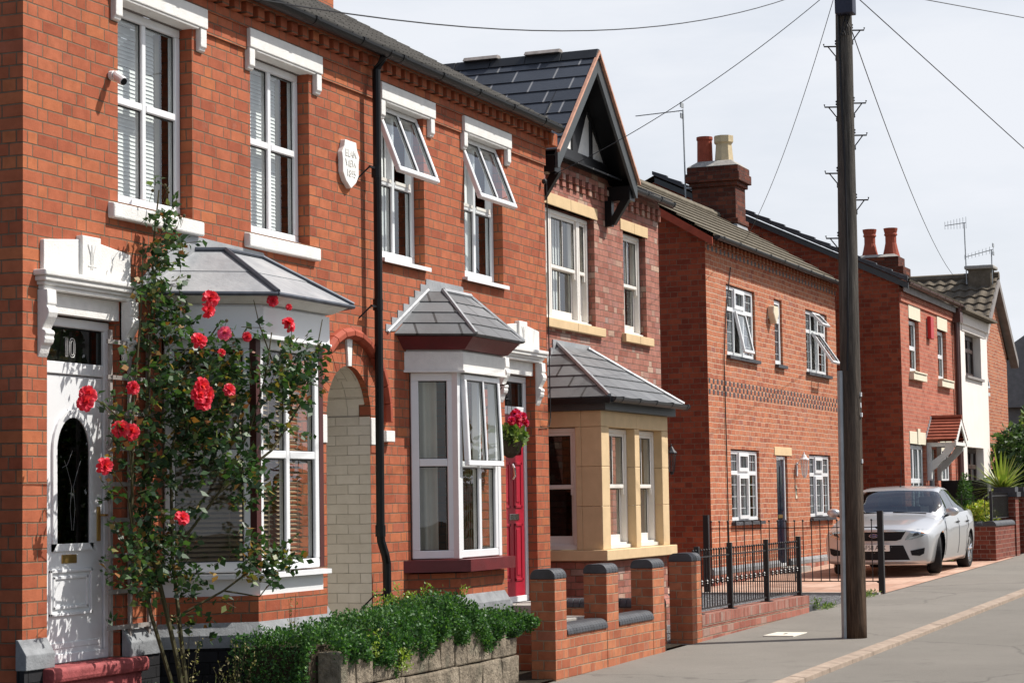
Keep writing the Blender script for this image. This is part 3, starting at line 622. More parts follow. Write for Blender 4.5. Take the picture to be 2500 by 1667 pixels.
m = MB(); m.prism([(x, z) for x, z in i_], 'y', .1146, .1149); m.build('pane_backing', 'ink', leaf)
m = MB()
for s in (-1, 1): m.tube([(.745+s*.01, .1085, 1.50), (.745+s*.03, .1085, 1.65), (.745+s*.01, .1085, 1.80), (.745+s*.07, .1085, 1.93), (.745+s*.10, .1085, 1.98)], .0022, 4)
m.tube([(.62, .1085, 1.93), (.68, .1085, 1.95), (.745, .1085, 2.05)], .0022, 4); m.build('lead_came', 'lead_strip', leaf)
m = MB(); m.box(.62, .80, .108, .116, 1.275, 1.335); m.build('letterbox', 'brass', leaf, bevel=.003)
m = MB(); m.box(1.055, 1.085, .100, .116, 1.42, 1.66); m.tube([(1.07, .09, 1.60), (1.07, .06, 1.60), (1.17, .055, 1.60)], .009, 6); m.build('door_handle', 'brass', leaf)
m = MB(); loop = lambda pts: m.tube([(x, .131, z) for x, z in pts+pts[:1]], .0028, 4)
loop([(.700, 2.70), (.700, 2.828), (.722, 2.828), (.722, 2.70)])
for rx, rz in ((.034, .066), (.018, .050)): loop([(.778+rx*math.copysign(abs(math.cos(t))**.7, math.cos(t)), 2.764+rz*math.copysign(abs(math.sin(t))**.6, math.sin(t))) for t in [2*math.pi*q/18 for q in range(18)]])
m.build('house_number', 'white_paint', fr)
m = MB(); m.prism([(-.13, .50), (-.14, .53), (-.14, .575), (-.125, .60), (.1, .60), (.1, .50)], 'x', .16, 1.34); m.box(.22, 1.30, -.10, .05, -.1, .50); m.build('doorstep', 'step_red', h10, bevel=.01)
def plinth(par, x0, x1, T=None, low='brick_tarred', z=.70):
    m = MB(T); m.prism([(-.065, z-.10), (-.065, z), (0.0, z+.10), (.02, z+.10), (.02, z-.10)][::-1], 'x', x0, x1); m.build('plinth', 'plinth_grey', par, bevel=.006)
    m = MB(T); m.box(x0, x1, -.05, .01, -.25, z-.10); m.build('base', low, par)
plinth(h10, -.05, .28); plinth(h10, 1.20, 1.62); plinth(h10, 3.72, 4.40)
# bay windows of the pair ------------------------------------------------
def bay(par, xl, xr, d, a, z, roofmat, courses, trim, panel, front_cols, front_rows, left_rows, blind, topx, topd, ztop):
    zb, zs, zf0, zf1, zp, ze = z     # brick top, sill top, frame bottom, frame top, panel top, eave
    L = d/math.sin(R(a)); t = 1/math.tan(R(a)); mir = lambda: frame((xr, 0, 0), (-math.cos(R(a)), -math.sin(R(a)), 0), (-math.sin(R(a)), math.cos(R(a)), 0))
    m = MB(); ring(m, bay_poly(xl+.02, xr-.02, d-.05, a), -.2, zb, True, False); m.build('bay_base', 'brick_orange', par)
    P = bay_poly(xl+.02, xr-.02, d-.05, a, .05); m = MB(); ring(m, P, .62, .71); ring(m, P, .71, .80, P1=bay_poly(xl+.02, xr-.02, d-.05, a, .001)); m.build('bay_plinth', 'plinth_grey', par)
    m = MB(); ring(m, bay_poly(xl+.02, xr-.02, d-.05, a, .035), -.2, .62); m.build('bay_footing', 'brick_tarred', par)
    m = MB(); ring(m, bay_poly(xl, xr, d, a, .0), zf1, zp-.02); ring(m, bay_poly(xl, xr, d, a, -.03), zp-.02, zp); m.build('bay_panel', panel, par, bevel=.004)
    m = MB(); ring(m, bay_poly(xl, xr, d, a, .015), zf1+.001, zf1+.02); m.build('panel_trim', panel, par)
    xi, xj, di = xl+.08, xr-.08, d-.07; Tl = canted(xi, 0, a); Li = di/math.sin(R(a)); xf0, xf1 = xi+di*t, xj-di*t
    lw = window(par, .02, Li-.035, zf0, zf1, 0., (), left_rows, Tl, ft=.075, bt=.07, name='bay_window', glassmat='glass')
    fw_ = window(par, xf0+.015, xf1-.03, zf0, zf1, -di, front_cols, front_rows, None, ft=.07, bt=.06, name='bay_window', holes={(0, 1), (1, 1)} if trim == 'burgundy_paint' else ())
    rw = window(par, .02, Li-.035, zf0, zf1, 0., (), left_rows, mir(), ft=.075, bt=.07, name='bay_window')
    for q in (xf0, xf1):
        m = MB(); m.box(q-.035, q+.035, -di-.005, -di+.06, zf0, zf1); m.build('corner_post', 'burgundy_post' if trim != 'burgundy_paint' else 'white_upvc', par)
    m = MB(); ring(m, bay_poly(xl, xr, d, a, .0 if trim != 'burgundy_paint' else .06), zs-.035 if trim != 'burgundy_paint' else zs-.11, zs); m.build('bay_sill', 'white_upvc' if trim != 'burgundy_paint' else trim, par, bevel=.008)
    if trim != 'burgundy_paint':
        m = MB(); ring(m, bay_poly(xl, xr, d, a, -.06), .985, zs-.034); m.build('apron_panel', 'white_upvc', par, bevel=.004)
    # eaves
    E = bay_poly(xl, xr, d, a, .13); P0 = bay_poly(xl, xr, d, a, .02); m = MB(); ring(m, P0, zp+.001, ze, P1=E, top=True); m.build('cornice', 'white_paint' if trim != 'burgundy_paint' else trim, par, bevel=.004)
    E = bay_poly(xl, xr, d, a, .17); Tp = [(topx[0], 0), (topx[0]+topd*t, -topd), (topx[1]-topd*t, -topd), (topx[1], 0)]
    m = MB()
    for i in range(3):
        roof_strips(m, (*E[i], ze+.012), (*E[i+1], ze+.012), (*Tp[i], ztop), (*Tp[i+1], ztop), courses, .008 if courses > 2 else .004)
    m.poly([(*q, ztop+.004) for q in Tp]); m.poly([(*q, ze+.005) for q in E][::-1]); m.build('bay_roof', roofmat, par)
    return lw, fw_, rw, E, Tp, (xf0, xf1, di, Tl, Li)
lw, fw_, rw, E, Tp, q_ = bay(h10, 1.66, 3.65, .65, 55, (.99, 1.15, 1.165, 2.885, 3.14, 3.19), 'lead', 2, 'white_paint', 'white_upvc', (2.62,), (2.03,), (2.03,), 1, (2.233, 3.08), .19, 3.585)
xf0, xf1, di, Tl, Li = q_
slats(lw, .08, Li-.10, 1.22, 2.84, .13, .036, .038, 32, Tl, 'blind_wood'); slats(fw_, xf0+.08, 2.585, 1.22, 2.84, -di+.13, .036, .038, 30, None, 'blind_wood'); slats(fw_, 2.655, xf1-.10, 1.22, 2.84, -di+.13, .036, .038, 30, None, 'blind_wood')
m = MB()
for i in range(3): m.tube([Vector((*E[i], 3.20)), Vector((*E[i+1], 3.20))], .017, 7)
for i in (1, 2): m.tube([Vector((*E[i], 3.215)), Vector((*Tp[i], 3.595))], .022, 7)
m.tube([Vector((*Tp[0], 3.60)), Vector((*Tp[1], 3.60)), Vector((*Tp[2], 3.60))], .018, 7); m.each('lead_roll', 'lead_dark', h10)
m = MB(); m.prism([(1.45, 3.20), (3.86, 3.20), (3.86, 3.27), (3.3, 3.68), (2.05, 3.70), (1.45, 3.30)], 'y', -.006, .004); m.build('flashing', 'lead', h10)
lw, fw_, rw, E, Tp, q_ = bay(h9, 6.00, 7.67, .455, 55, (1.0, 1.125, 1.135, 2.85, 3.06, 3.175), 'slate_bay', 4, 'burgundy_paint', 'white_paint', (6.855,), (2.0,), (2.02,), 1, (6.53, 7.36), .13, 3.64)
xf0, xf1, di, Tl, Li = q_
opened_sash(fw_, xf0+.05, xf1-.06, 1.985, 2.835, -di, 2.5, (6.855,))
curtain(lw, .10, Li*.62, 1.2, 2.83, .16, Tl); curtain(lw, Li*.10, Li*.55, 1.2, 2.0, .22, Tl, per=.16)
vanes(fw_, xf0+.08, xf1-.08, 1.2, 2.84, -di+.18, .045, None, 'curtain_cream', ang=30)
m = MB()
for i in (0, 1, 2): m.tube([Vector((*E[i], 3.20)) if i else Vector((5.64, 0, 3.20)), Vector((*Tp[i], 3.655)) if i else Vector((6.55, 0, 3.66))], .02, 6)
m.tube([Vector((*Tp[1], 3.65)), Vector((*Tp[2], 3.65))], .03, 6)
st = [(5.60, 3.20)]; 
for k in range(7): st += [(5.60+.128*k, 3.27+.072*k), (5.60+.128*(k+1), 3.27+.072*k)]
st += [(6.50, 3.76), (7.38, 3.76), (7.40, 3.68), (7.6, 3.55), (6.5, 3.60), (5.80, 3.22)]
m.prism(st, 'y', -.008, .002); m.build('flashing', 'lead', h9)
# red door of the second house
door_hood(h9, 8.86, 8.27, 9.46)
fr = front_door(h9, 8.445, 9.295, .60, 2.965, 2.60, .10)
m = MB(); m.box(8.5, 9.23, .20, .215, 2.62, 2.95); m.build('fanlight_backing', 'interior', fr)
m = MB(); m.box(8.515, 9.225, .115, .155, .64, 2.555); leaf = m.build('door_leaf', 'red_door', fr)
m = MB()
for a, b, c, d in ((8.60, 8.82, 1.58, 2.06), (8.93, 9.15, 1.58, 2.06), (8.60, 8.82, .82, 1.42), (8.93, 9.15, .82, 1.42)):
    m.box(a, b, .105, .116, c, c+.03); m.box(a, b, .105, .116, d-.03, d); m.box(a, a+.03, .105, .116, c, d); m.box(b-.03, b, .105, .116, c, d); m.box(a+.06, b-.06, .108, .116, c+.06, d-.06)
m.each('door_panel', 'red_door', leaf, 5, bevel=.006)
m = MB(); m.prism([(8.93, 2.14), (9.15, 2.14), (9.15, 2.3), (9.08, 2.42), (8.93, 2.46)], 'y', .108, .1155); m.build('door_pane', 'glass_dark', leaf)
m = MB(); m.tube([(8.875, .10, 2.04), (8.875, .085, 2.0), (8.885, .08, 1.92), (8.875, .10, 1.88)], [.012, .016, .018, .012], 7); m.build('door_knocker', 'chrome', leaf)
m = MB(); m.box(8.80, 9.06, .105, .116, 1.455, 1.52); m.build('letterbox', 'chrome', leaf, bevel=.003)
m = MB(); m.box(8.40, 9.36, -.28, .1, .50, .60); m.box(8.36, 9.4, -.5, -.28, .34, .44); m.box(8.4, 9.36, -.28, .05, .1, .50); m.build('doorstep', 'concrete', h9, bevel=.01)
plinth(h9, 5.30, 6.0, low='brick_orange', z=.62); plinth(h9, 7.68, 8.42, low='brick_orange', z=.62); plinth(h9, 9.31, 9.69, low='brick_orange', z=.62)
# passage arch between the two doors
CX, ZS, RI, RO = 4.833, 2.42, .43, .66
m = MB(); n = 20
for sgn in (-1, 1):
    P = [(CX+sgn*RI*math.cos(math.pi/2*k/n), ZS+RI*math.sin(math.pi/2*k/n)) for k in range(n+1)]
    for k in range(n):
        (a, c), (b, d) = P[k], P[k+1]; q = [(a, 0, c), (a, 0, 2.852), (b, 0, 2.852), (b, 0, d)] if sgn < 0 else [(b, 0, d), (b, 0, 2.852), (a, 0, 2.852), (a, 0, c)]; m.poly(q)
m.build('spandrel', 'brick_orange', h10)
m = MB(); wall_grid(m, 4.40, 5.26, 2.42, 2.853, .0005, [], 0); 
arc = MB(); key = MB(); n = 22
for k in range(n):
    a0, a1 = math.pi*k/n+.004, math.pi*(k+1)/n-.004
    q = lambda r, a: (CX+r*math.cos(a), ZS+r*math.sin(a)); jit = random.uniform(-.002, .002)
    tgt = arc
    (a, b), (c, d), (e, f), (g, h) = q(RI, a1), q(RO, a1), q(RO, a0), q(RI, a0)
    if abs(k-10.5) < 1: continue
    tgt.prism([(a, b), (c, d), (e, f), (g, h)][::-1], 'y', -.006+jit, .05)
for s in (-1, 1): arc.box(CX+s*(RI+.006), CX+s*(RO-.01), -.005, .03, 2.10 if s > 0 else 2.25, 2.419)
arc.build('arch_ring', 'brick_orange', h10)
key.prism([(CX-.033, ZS+RI-.005), (CX+.033, ZS+RI-.005), (CX+.055, ZS+RO+.03), (CX-.055, ZS+RO+.03)], 'y', -.02, .05); key.build('keystone', 'white_paint', h10, bevel=.004)
m = MB()
for s in (-1, 1): m.box(CX+s*RI, CX+s*(RI+.15), -.012, .06, 2.17, 2.41)
m.box(CX+.62, CX+.80, -.07, .0, 2.20, 2.30); m.each('impost', 'white_paint', h10, bevel=.006)
hd = MB(); n = 14
for k in range(n):
    a0, a1 = math.pi*(k+.0)/n*1.06-.06, math.pi*(k+.96)/n*1.06-.06
    pts = [(r, y) for r, y in ((RO+.005, 0), (RO+.005, -.05), (RO+.03, -.085), (RO+.07, -.085), (RO+.10, -.05), (RO+.10, 0))]
    A = [(CX+r*math.cos(a0), y, ZS+r*math.sin(a0)) for r, y in pts]; B = [(CX+r*math.cos(a1), y, ZS+r*math.sin(a1)) for r, y in pts]; nn = len(pts)
    hd.add(A+B, [tuple(range(nn)), tuple(range(nn, 2*nn))[::-1]]+[(i, nn+i, nn+(i+1) % nn, (i+1) % nn) for i in range(nn)])
hd.build('hood_mould', 'terracotta', h10, bevel=.004)
RV = RI+.012; m = MB(); L_ = 3.5
m.poly([(4.40, .11, -.3), (4.40, L_, -.3), (4.40, L_, ZS), (4.40, .11, ZS)]); m.poly([(5.26, .11, -.3), (5.26, L_, -.3), (5.26, L_, ZS), (5.26, .11, ZS)][::-1]); m.poly([(5.257, 0, -.3), (5.257, .11, -.3), (5.257, .11, ZS), (5.257, 0, ZS)][::-1]); m.poly([(4.403, 0, -.3), (4.403, .11, -.3), (4.403, .11, ZS), (4.403, 0, ZS)]); n = 16
for k in range(n):
    a0, a1 = math.pi*k/n, math.pi*(k+1)/n; p = lambda a, y: (CX+RV*math.cos(a), y, ZS+RV*math.sin(a)); m.poly([p(a0, .02), p(a0, L_), p(a1, L_), p(a1, .0)])
m.poly([(4.40, L_, -.3), (5.26, L_, -.3), (5.26, L_, 2.9), (4.40, L_, 2.9)]); m.build('passage_lining', 'brick_cream', h10)
m = MB(); m.box(4.40, 5.26, 0, L_, -.1, .12); m.build('passage_floor', 'concrete', h10)
# downpipe
m = MB(); m.tube([(5.24, -.185, 5.63), (5.24, -.11, 5.52), (5.24, -.10, 1.40), (5.25, -.10, 1.32), (5.29, -.12, 1.20), (5.32, -.12, 1.12), (5.33, -.12, .2)], .038, 10)
for z in (4.55, 3.36, 1.36): m.tube([(5.24, -.10, z), (5.24, -.10, z+.10)], .046, 10)
m.tube([(5.33, -.12, .8), (5.33, -.12, .86)], .046, 10)
for z in (4.62, 3.38, .84): m.box(5.10, 5.26, -.11, -.09, z, z+.02); m.tube([(5.10, -.10, z+.01), (5.05, 0, z-.1)], .008, 5)
m.build('downpipe', 'black_plastic', h9, smooth=False)
m = MB(); m.tube([(3.98, -.10, .1), (3.98, -.10, .93)], .03, 8); m.build('waste_pipe', 'concrete', h10)
# chimney standing behind the verge
# small fixtures
pq = thing('name_plaque', 'white shield-shaped stone plaque with raised lettering between the upstairs windows', 'plaque', (4.83, 0, 4.63))
pr = [(4.72, 4.82), (4.94, 4.82), (4.955, 4.76), (5.0, 4.70), (4.985, 4.63), (4.985, 4.53), (4.93, 4.46), (4.83, 4.40), (4.73, 4.46), (4.675, 4.53), (4.675, 4.63), (4.66, 4.70), (4.705, 4.76)]
m = MB(); m.prism(pr[::-1], 'y', -.05, .0); m.build('shield', 'plaque_white', pq, bevel=.006)
text('inscription', 'ELAN\nVIEW\n1895', .092, 'plaque_white', (4.83, -.051, 4.62), FACE_STREET, pq, .005)
cc = thing('security_camera', 'small white security camera beside the leftmost upstairs window', 'camera', (1.05, 0, 4.72))
m = MB(); m.lathe([(.001, 0), (.034, 0), (.034, .03), (.022, .04)], (1.05, -.04, 4.72), 10, 'y'); m.tube([(1.05, -.03, 4.72), (1.04, -.075, 4.725)], .016, 7); m.build('mount', 'white_upvc', cc)
m = MB(); m.tube([(1.05, -.05, 4.735), (1.03, -.08, 4.70), (1.005, -.135, 4.665), (1.0, -.15, 4.655)], [.02, .032, .034, .030], 12); m.build('housing', 'white_upvc', cc)
m = MB(); m.tube([(1.0, -.15, 4.655), (.998, -.1535, 4.653)], .025, 12); m.build('lens', 'ink', cc)
# ------------------------------------------------------------------ gabled house with the stone bay
h3 = thing('gabled_house', 'newer brick house with a sandstone bay and an overhanging black gable with copper edging', 'house', (12.4, .45, 0), 'brick houses along the street')
YW = .45
m = MB(); wall_grid(m, 9.70, 15.06, -.3, 5.62, YW, [(10.87, 12.53, 3.74, 5.06), (13.61, 14.51, 3.74, 5.05), (10.5, 12.7, 1.1, 2.65), (13.5, 14.45, .3, 2.5)], .13)
m.poly([(15.06, YW, -.3), (15.06, 8, -.3), (15.06, 8, 5.62), (15.06, 4.2, 7.2), (15.06, YW, 5.62)]); m.poly([(9.70, YW, -.3), (9.70, 8, -.3), (9.70, 8, 5.62), (9.70, 4.2, 7.2), (9.70, YW, 5.62)][::-1]); m.poly([(9.7, 8, -.3), (9.7, 8, 5.62), (15.06, 8, 5.62), (15.06, 8, -.3)])
m.poly([(10.4, YW+.02, 5.60), (13.12, YW+.02, 5.60), (11.76, YW+.02, 6.92)]); m.build('wall', 'brick_rose', h3)
m = MB(); roof_strips(m, (9.7, .27, 5.60), (15.14, .27, 5.60), (9.7, 4.2, 7.22), (15.14, 4.2, 7.22), 14, .010); m.poly([(9.7, 4.2, 7.22), (15.14, 4.2, 7.22), (15.14, 8.2, 5.5), (9.7, 8.2, 5.5)]); m.build('roof', 'slate_new', h3)
m = MB(); gx, gz, hw, ez = 11.76, 6.94, 1.40, 5.575
roof_strips(m, (gx-hw, 6.5, ez), (gx-hw, .08, ez), (gx, 6.5, gz), (gx, .08, gz), 8, .010); roof_strips(m, (gx+hw, .08, ez), (gx+hw, 6.5, ez), (gx, .08, gz), (gx, 6.5, gz), 8, .010); m.build('gable_roof', 'slate_new', h3)
m = MB()
for k in range(14): 
    y0 = .07+k*.46; m.prism([(gx-.11, gz-.075), (gx-.03, gz+.045), (gx+.03, gz+.045), (gx+.11, gz-.075)], 'y', y0, y0+.455)
m.build('ridge_tile', 'grey_plastic', h3, bevel=.008)
m = MB()
for k in (1.3, 2.1): m.prism([(gx-.09, gz+.04), (gx-.04, gz+.09), (gx+.04, gz+.09), (gx+.09, gz+.04)], 'y', k-.75, k-.30)
m.each('ridge_vent', 'weathered_wood', h3, bevel=.006)
sl = (gz-ez)/hw; nn = math.hypot(1, sl)
m = MB()
for s in (-1, 1):
    o_ = [(gx, gz-.01), (gx+s*hw, ez-.01), (gx+s*hw, ez-.20), (gx+s*(hw-.05), ez-.20), (gx, gz-.24)]
    if s > 0: o_ = o_[::-1]
    m.prism(o_, 'y', .09, .125)
m.each('bargeboard', 'barge_grey', h3, bevel=.004)
m = MB()
for s in (-1, 1):
    o_ = [(gx, gz+.03), (gx+s*(hw+.03), ez+.0), (gx+s*(hw+.03), ez-.035), (gx, gz-.01)]
    m.prism(o_ if s < 0 else o_[::-1], 'y', .055, .089)
m.each('copper_edge', 'copper', h3)
m = MB()
for s in (-1, 1):
    P = [(gx, .13, gz-.05), (gx+s*hw, .13, ez-.05), (gx+s*hw, .46, ez-.05), (gx, .46, gz-.05)]; m.poly(P if s < 0 else P[::-1])
    a, b = sorted((gx+s*hw*.865, gx+s*(hw+.0))); m.box(a, b, .13, .448, ez-.24, ez-.06)
m.build('soffit', 'black_plastic', h3)
m = MB(); m.prism([(gx-1.12, 5.78), (gx+1.12, 5.78), (gx, 6.86)], 'y', .43, .445); m.build('gable_render', 'white_paint', h3)
m = MB(); m.box(gx-1.30, gx+1.30, .40, .428, 5.61, 5.785)
for dx, w in ((-.62, .07), (.0, .09), (.62, .07)): m.box(gx+dx-w/2, gx+dx+w/2, .405, .428, 5.786, 6.82-abs(dx)*.95)
for s in (-1, 1):
    P = [(gx+s*1.1, 5.80), (gx+s*1.24, 5.80), (gx, 6.90), (gx, 6.76)]; m.prism(P if s < 0 else P[::-1], 'y', .41, .4275)
P = [(gx+.04, 5.79), (gx+.14, 5.79), (gx+.5, 6.35), (gx+.3, 6.55), (gx+.05, 6.3)]; m.prism(P, 'y', .412, .4272); m.build('gable_timber', 'black_iron', h3)
m = MB()
for bx in (gx-1.22, gx+1.22):
    m.box(bx-.045, bx+.045, .36, .448, 5.02, 5.34); m.hexa([(bx-.04, .33, 5.04), (bx+.04, .33, 5.04), (bx+.04, .42, 5.04), (bx-.04, .42, 5.04)], [(bx-.04, .13, 5.34), (bx+.04, .13, 5.34), (bx+.04, .24, 5.34), (bx-.04, .24, 5.34)])
m.each('gable_bracket', 'black_plastic', h3, 2)
m = MB(); x = 9.75
while x < 15.0: m.box(x, x+.11, YW-.05, YW, 5.40, 5.475); m.box(x+.055, x+.165, YW-.03, YW, 5.325, 5.398); x += .225
m.box(9.72, 15.06, YW-.025, YW, 5.477, 5.55); m.build('dentil_course', 'brick_rose', h3)
gutter(h3, 13.20, 15.14, .27, 5.565, .055, 'grey_plastic', .55)
m = MB()
for a, b, c, d in ((10.77, 12.635, 5.06, 5.20), (13.50, 14.60, 5.05, 5.19)): m.box(a, (a+b)/2-.003, YW-.012, YW+.08, c, d); m.box((a+b)/2+.003, b, YW-.012, YW+.08, c, d)
m.each('stone_lintel', 'sandstone', h3, 2, bevel=.005)
m = MB()
for a, b in ((10.77, 12.74), (13.50, 14.63)): m.box(a, (a+b)/2-.003, YW-.06, YW+.1, 3.63, 3.735); m.box((a+b)/2+.003, b, YW-.06, YW+.1, 3.63, 3.735)
m.each('stone_sill', 'sandstone', h3, 2, bevel=.008)
def sash(par, x0, x1, z0, z1, y, zr, mid=True, T=None, glassmat='glass'):
    """a box sash: outer box, upper sash in front, lower sash set back, horns and deep bottom rail"""
    w_ = window(par, x0, x1, z0, z1, y, (), (), T, 'cream_upvc', .05, .03, .12, holes={(0, 0)}, name='sash_window'); c = ((x0+x1)/2,) if mid else ()
    window(w_, x0+.04, x1-.04, zr-.02, z1-.04, y+.02, c, (), T, 'cream_upvc', .045, .022, .035, name='upper_sash', glassmat=glassmat)
    window(w_, x0+.05, x1-.05, z0+.05, zr+.02, y+.065, c, (), T, 'cream_upvc', .045, .022, .035, name='lower_sash', glassmat=glassmat)
    m = MB(T); m.box(x0+.05, x1-.05, y+.064, y+.09, z0+.05, z0+.14); m.box(x0, x1, y-.035, y+.03, z0-.01, z0+.03)
    for s in (x0+.045, x1-.085): m.box(s, s+.04, y+.02, y+.05, zr-.09, zr-.02)
    m.build('sash_rail', 'cream_upvc', w_); return w_
w_ = sash(h3, 11.22, 12.17, 3.745, 5.045, YW+.08, 4.38); vanes(w_, 11.3, 12.0, 3.9, 5.0, YW+.26, .09, ang=10)
w_ = sash(h3, 10.89, 11.215, 3.745, 5.045, YW+.08, 4.38, False); w_ = sash(h3, 12.175, 12.51, 3.745, 5.045, YW+.08, 4.38, False); vanes(w_, 12.2, 12.4, 3.9, 5.0, YW+.28, .09, mat='curtain_cream')
w_ = sash(h3, 13.63, 14.49, 3.745, 5.045, YW+.08, 4.38); vanes(w_, 13.7, 14.25, 3.9, 5.0, YW+.26, .09, ang=10); curtain(w_, 14.25, 14.45, 3.8, 5.0, YW+.30, mat='curtain_cream', per=.06)
m = MB(); m.box(11.93, 12.60, 4.0, 4.9, 6.6, 9.3); ch = m.build('chimney', 'brick_orange', h3)
m = MB(); m.box(11.87, 12.66, 3.94, 4.96, 9.3, 9.45); m.build('chimney_cap', 'concrete', ch)
# stone bay
bx0, bx1, by = 10.40, 12.80, -.35
m = MB(); m.box(bx0+.03, bx1-.03, by+.03, YW, -.2, .99); m.build('bay_base', 'brick_rose', h3)
m = MB(); m.hexa([(bx0-.05, by-.05, .40), (bx1+.05, by-.05, .40), (bx1+.05, YW, .40), (bx0-.05, YW, .40)], [(bx0+.03, by+.03, .50), (bx1-.03, by+.03, .50), (bx1-.03, YW, .50), (bx0+.03, YW, .50)]); m.box(bx0-.05, bx1+.05, by-.05, YW, -.2, .40); m.build('bay_plinth', 'brick_rose', h3)
m = MB(); m.box(bx0-.07, bx1+.07, by-.07, YW, .985, 1.10); m.build('bay_sill', 'sandstone', h3, bevel=.008)
m = MB(); zt = 2.46
for k, (a, b) in enumerate(((bx0, 10.66), (11.55, 11.72), (12.56, bx1))):
    for z0, z1 in ((1.101, 1.58), (1.583, 2.02), (2.023, zt)): m.box(a, b, by, by+.24, z0, z1)
m.box(bx0, 11.63, by, by+.24, zt+.003, 2.64); m.box(11.633, bx1, by, by+.24, zt+.003, 2.64)
for X0, X1 in ((bx0, bx0+.2), (bx1-.2, bx1)):
    for z0, z1 in ((1.101, 1.58), (1.583, 2.02), (2.023, zt)): m.box(X0, X1, by+.241, by+.31, z0, z1)
    m.box(X0, X1, by+.241, YW, zt+.003, 2.64)
m.build('bay_stone', 'sandstone', h3, bevel=.006)
for a, b in ((10.665, 11.545), (11.725, 12.555)):
    w_ = sash(h3, a, b, 1.115, zt-.005, by+.10, 1.80); curtain(w_, a+.42, b-.05, 1.15, 2.4, by+.32, mat='curtain_cream', per=.08)
Ts = frame((bx0, YW, 0), (0, -1, 0), (1, 0, 0)); sash(h3, .02, .485, 1.115, zt-.005, .06, 1.80, False, Ts, 'glass_dark')
m = MB(); m.box(.03, .48, .23, .24, 1.1, 2.45); 
e0, ez_ = .16, 2.775
EV = [(bx0-e0, YW), (bx0-e0, by-e0), (bx1+e0, by-e0), (bx1+e0, YW)]; TP = [(11.15, YW), (11.15, YW-.001), (12.18, YW-.001), (12.18, YW)]
m = MB()
roof_strips(m, (*EV[0], ez_), (*EV[1], ez_), (11.15, YW, 3.44), (11.15, YW-.02, 3.44), 5, .010); roof_strips(m, (*EV[1], ez_), (*EV[2], ez_), (11.15, YW-.02, 3.44), (12.18, YW-.02, 3.44), 5, .010); roof_strips(m, (*EV[2], ez_), (*EV[3], ez_), (12.18, YW-.02, 3.44), (12.18, YW, 3.44), 5, .010); m.build('bay_roof', 'slate_bay', h3)
m = MB(); m.tube([(*EV[1], ez_+.02), (11.15, YW-.02, 3.46)], .025, 6); m.tube([(*EV[2], ez_+.02), (12.18, YW-.02, 3.46)], .025, 6); m.each('hip_strip', 'lead', h3)
m = MB(); m.prism([(11.02, 3.30), (11.02, 3.50), (12.28, 3.50), (12.33, 3.36), (12.1, 3.42)][::-1], 'y', YW-.014, YW+.002); st = [(10.3, 2.80)]
for k in range(6): st += [(10.3+.13*k, 2.90+.10*k), (10.3+.13*(k+1), 2.90+.10*k)]
m.prism((st+[(11.1, 3.40)])[::-1], 'y', YW-.012, YW+.002); m.build('flashing', 'lead', h3)
m = MB(); m.box(bx0-.08, bx1+.08, by-.08, YW, 2.641, ez_-.002); m.build('fascia', 'barge_grey', h3)
gutter(h3, bx0-e0-.02, bx1+e0, by-e0-.03, ez_+.0, .055, 'grey_plastic', .6)
m = MB(); m.box(bx0-e0-.07, bx0-e0, by-e0-.03, YW, ez_-.065, ez_-.005); m.build('side_gutter', 'black_plastic', h3)
m = MB(); m.box(13.52, 14.43, YW+.06, YW+.12, .3, 2.5); m.build('door', 'burgundy_paint', h3)
lt = thing('wall_lantern', 'dark tapering wall lantern just beyond the sandstone bay', 'lantern', (14.80, .15, 2.1), 'wall lanterns')
def lantern(t, x, y, z, s, body, wally, light):
    m = MB(); m.box(x-.03*s, x+.03*s, wally-.02, wally, z-.16*s, z+.10*s); m.tube([(x, wally, z+.02*s), (x, y+.02, z+.25*s), (x, y, z+.26*s)], .009*s, 6); m.build('bracket', body, t)
    m = MB(); m.lathe([(.001, .30*s), (.012*s, .29*s), (.014*s, .26*s), (.035*s, .23*s), (.06*s, .19*s), (.095*s, .16*s), (.098*s, .145*s)], (x, y, z), 8); m.lathe([(.001, -.20*s), (.03*s, -.19*s), (.04*s, -.15*s)], (x, y, z), 8); m.build('lamp_cap', body, t)
    m = MB(); m.lathe([(.04*s, -.15*s), (.075*s, .145*s)], (x, y, z), 6); m.build('lamp_glass', light, t)
    m = MB()
    for k in range(6):
        a = math.pi/3*k; m.tube([(x+.043*s*math.cos(a), y+.043*s*math.sin(a), z-.15*s), (x+.078*s*math.cos(a), y+.078*s*math.sin(a), z+.145*s)], .006*s, 4)
    m.build('lamp_frame', body, t)
lantern(lt, 14.56, .17, 2.12, .80, 'black_iron', YW, 'lens_clear')
# ------------------------------------------------------------------ double-fronted house behind the driveway
h4 = thing('double_fronted_house', 'double-fronted brick house with a dark door, leaded white windows and a ribbed tile roof', 'house', (25.2, 1.5, 0), 'brick houses along the street')
YH = 1.5; holes = [(21.87, 23.63, 3.98, 5.17), (24.91, 25.45, 3.99, 5.17), (27.17, 28.87, 3.97, 5.165), (21.93, 23.67, 1.25, 2.45), (27.17, 28.86, 1.25, 2.44), (24.80, 25.56, .3, 2.38)]
m = MB(); wall_grid(m, 20.73, 29.6, -.1, 5.80, YH, holes, .08); m.build('wall', 'brick_red', h4)
m = MB(); P = lambda x: [(x, YH, -.1), (x, 5.8, -.1), (x, 5.8, 5.8), (x, 3.7, 7.15), (x, YH, 5.82)]
m.poly(P(29.6)); m.poly(P(20.73)[::-1]); m.poly([(20.73, 5.8, -.1), (20.73, 5.8, 5.8), (29.6, 5.8, 5.8), (29.6, 5.8, -.1)]); m.build('gable_wall', 'brick_side_shade', h4)
m = MB(); x = 20.75
while x < 29.6: m.box(x, x+.11, YH-.06, YH, 5.70, 5.80); x += .235
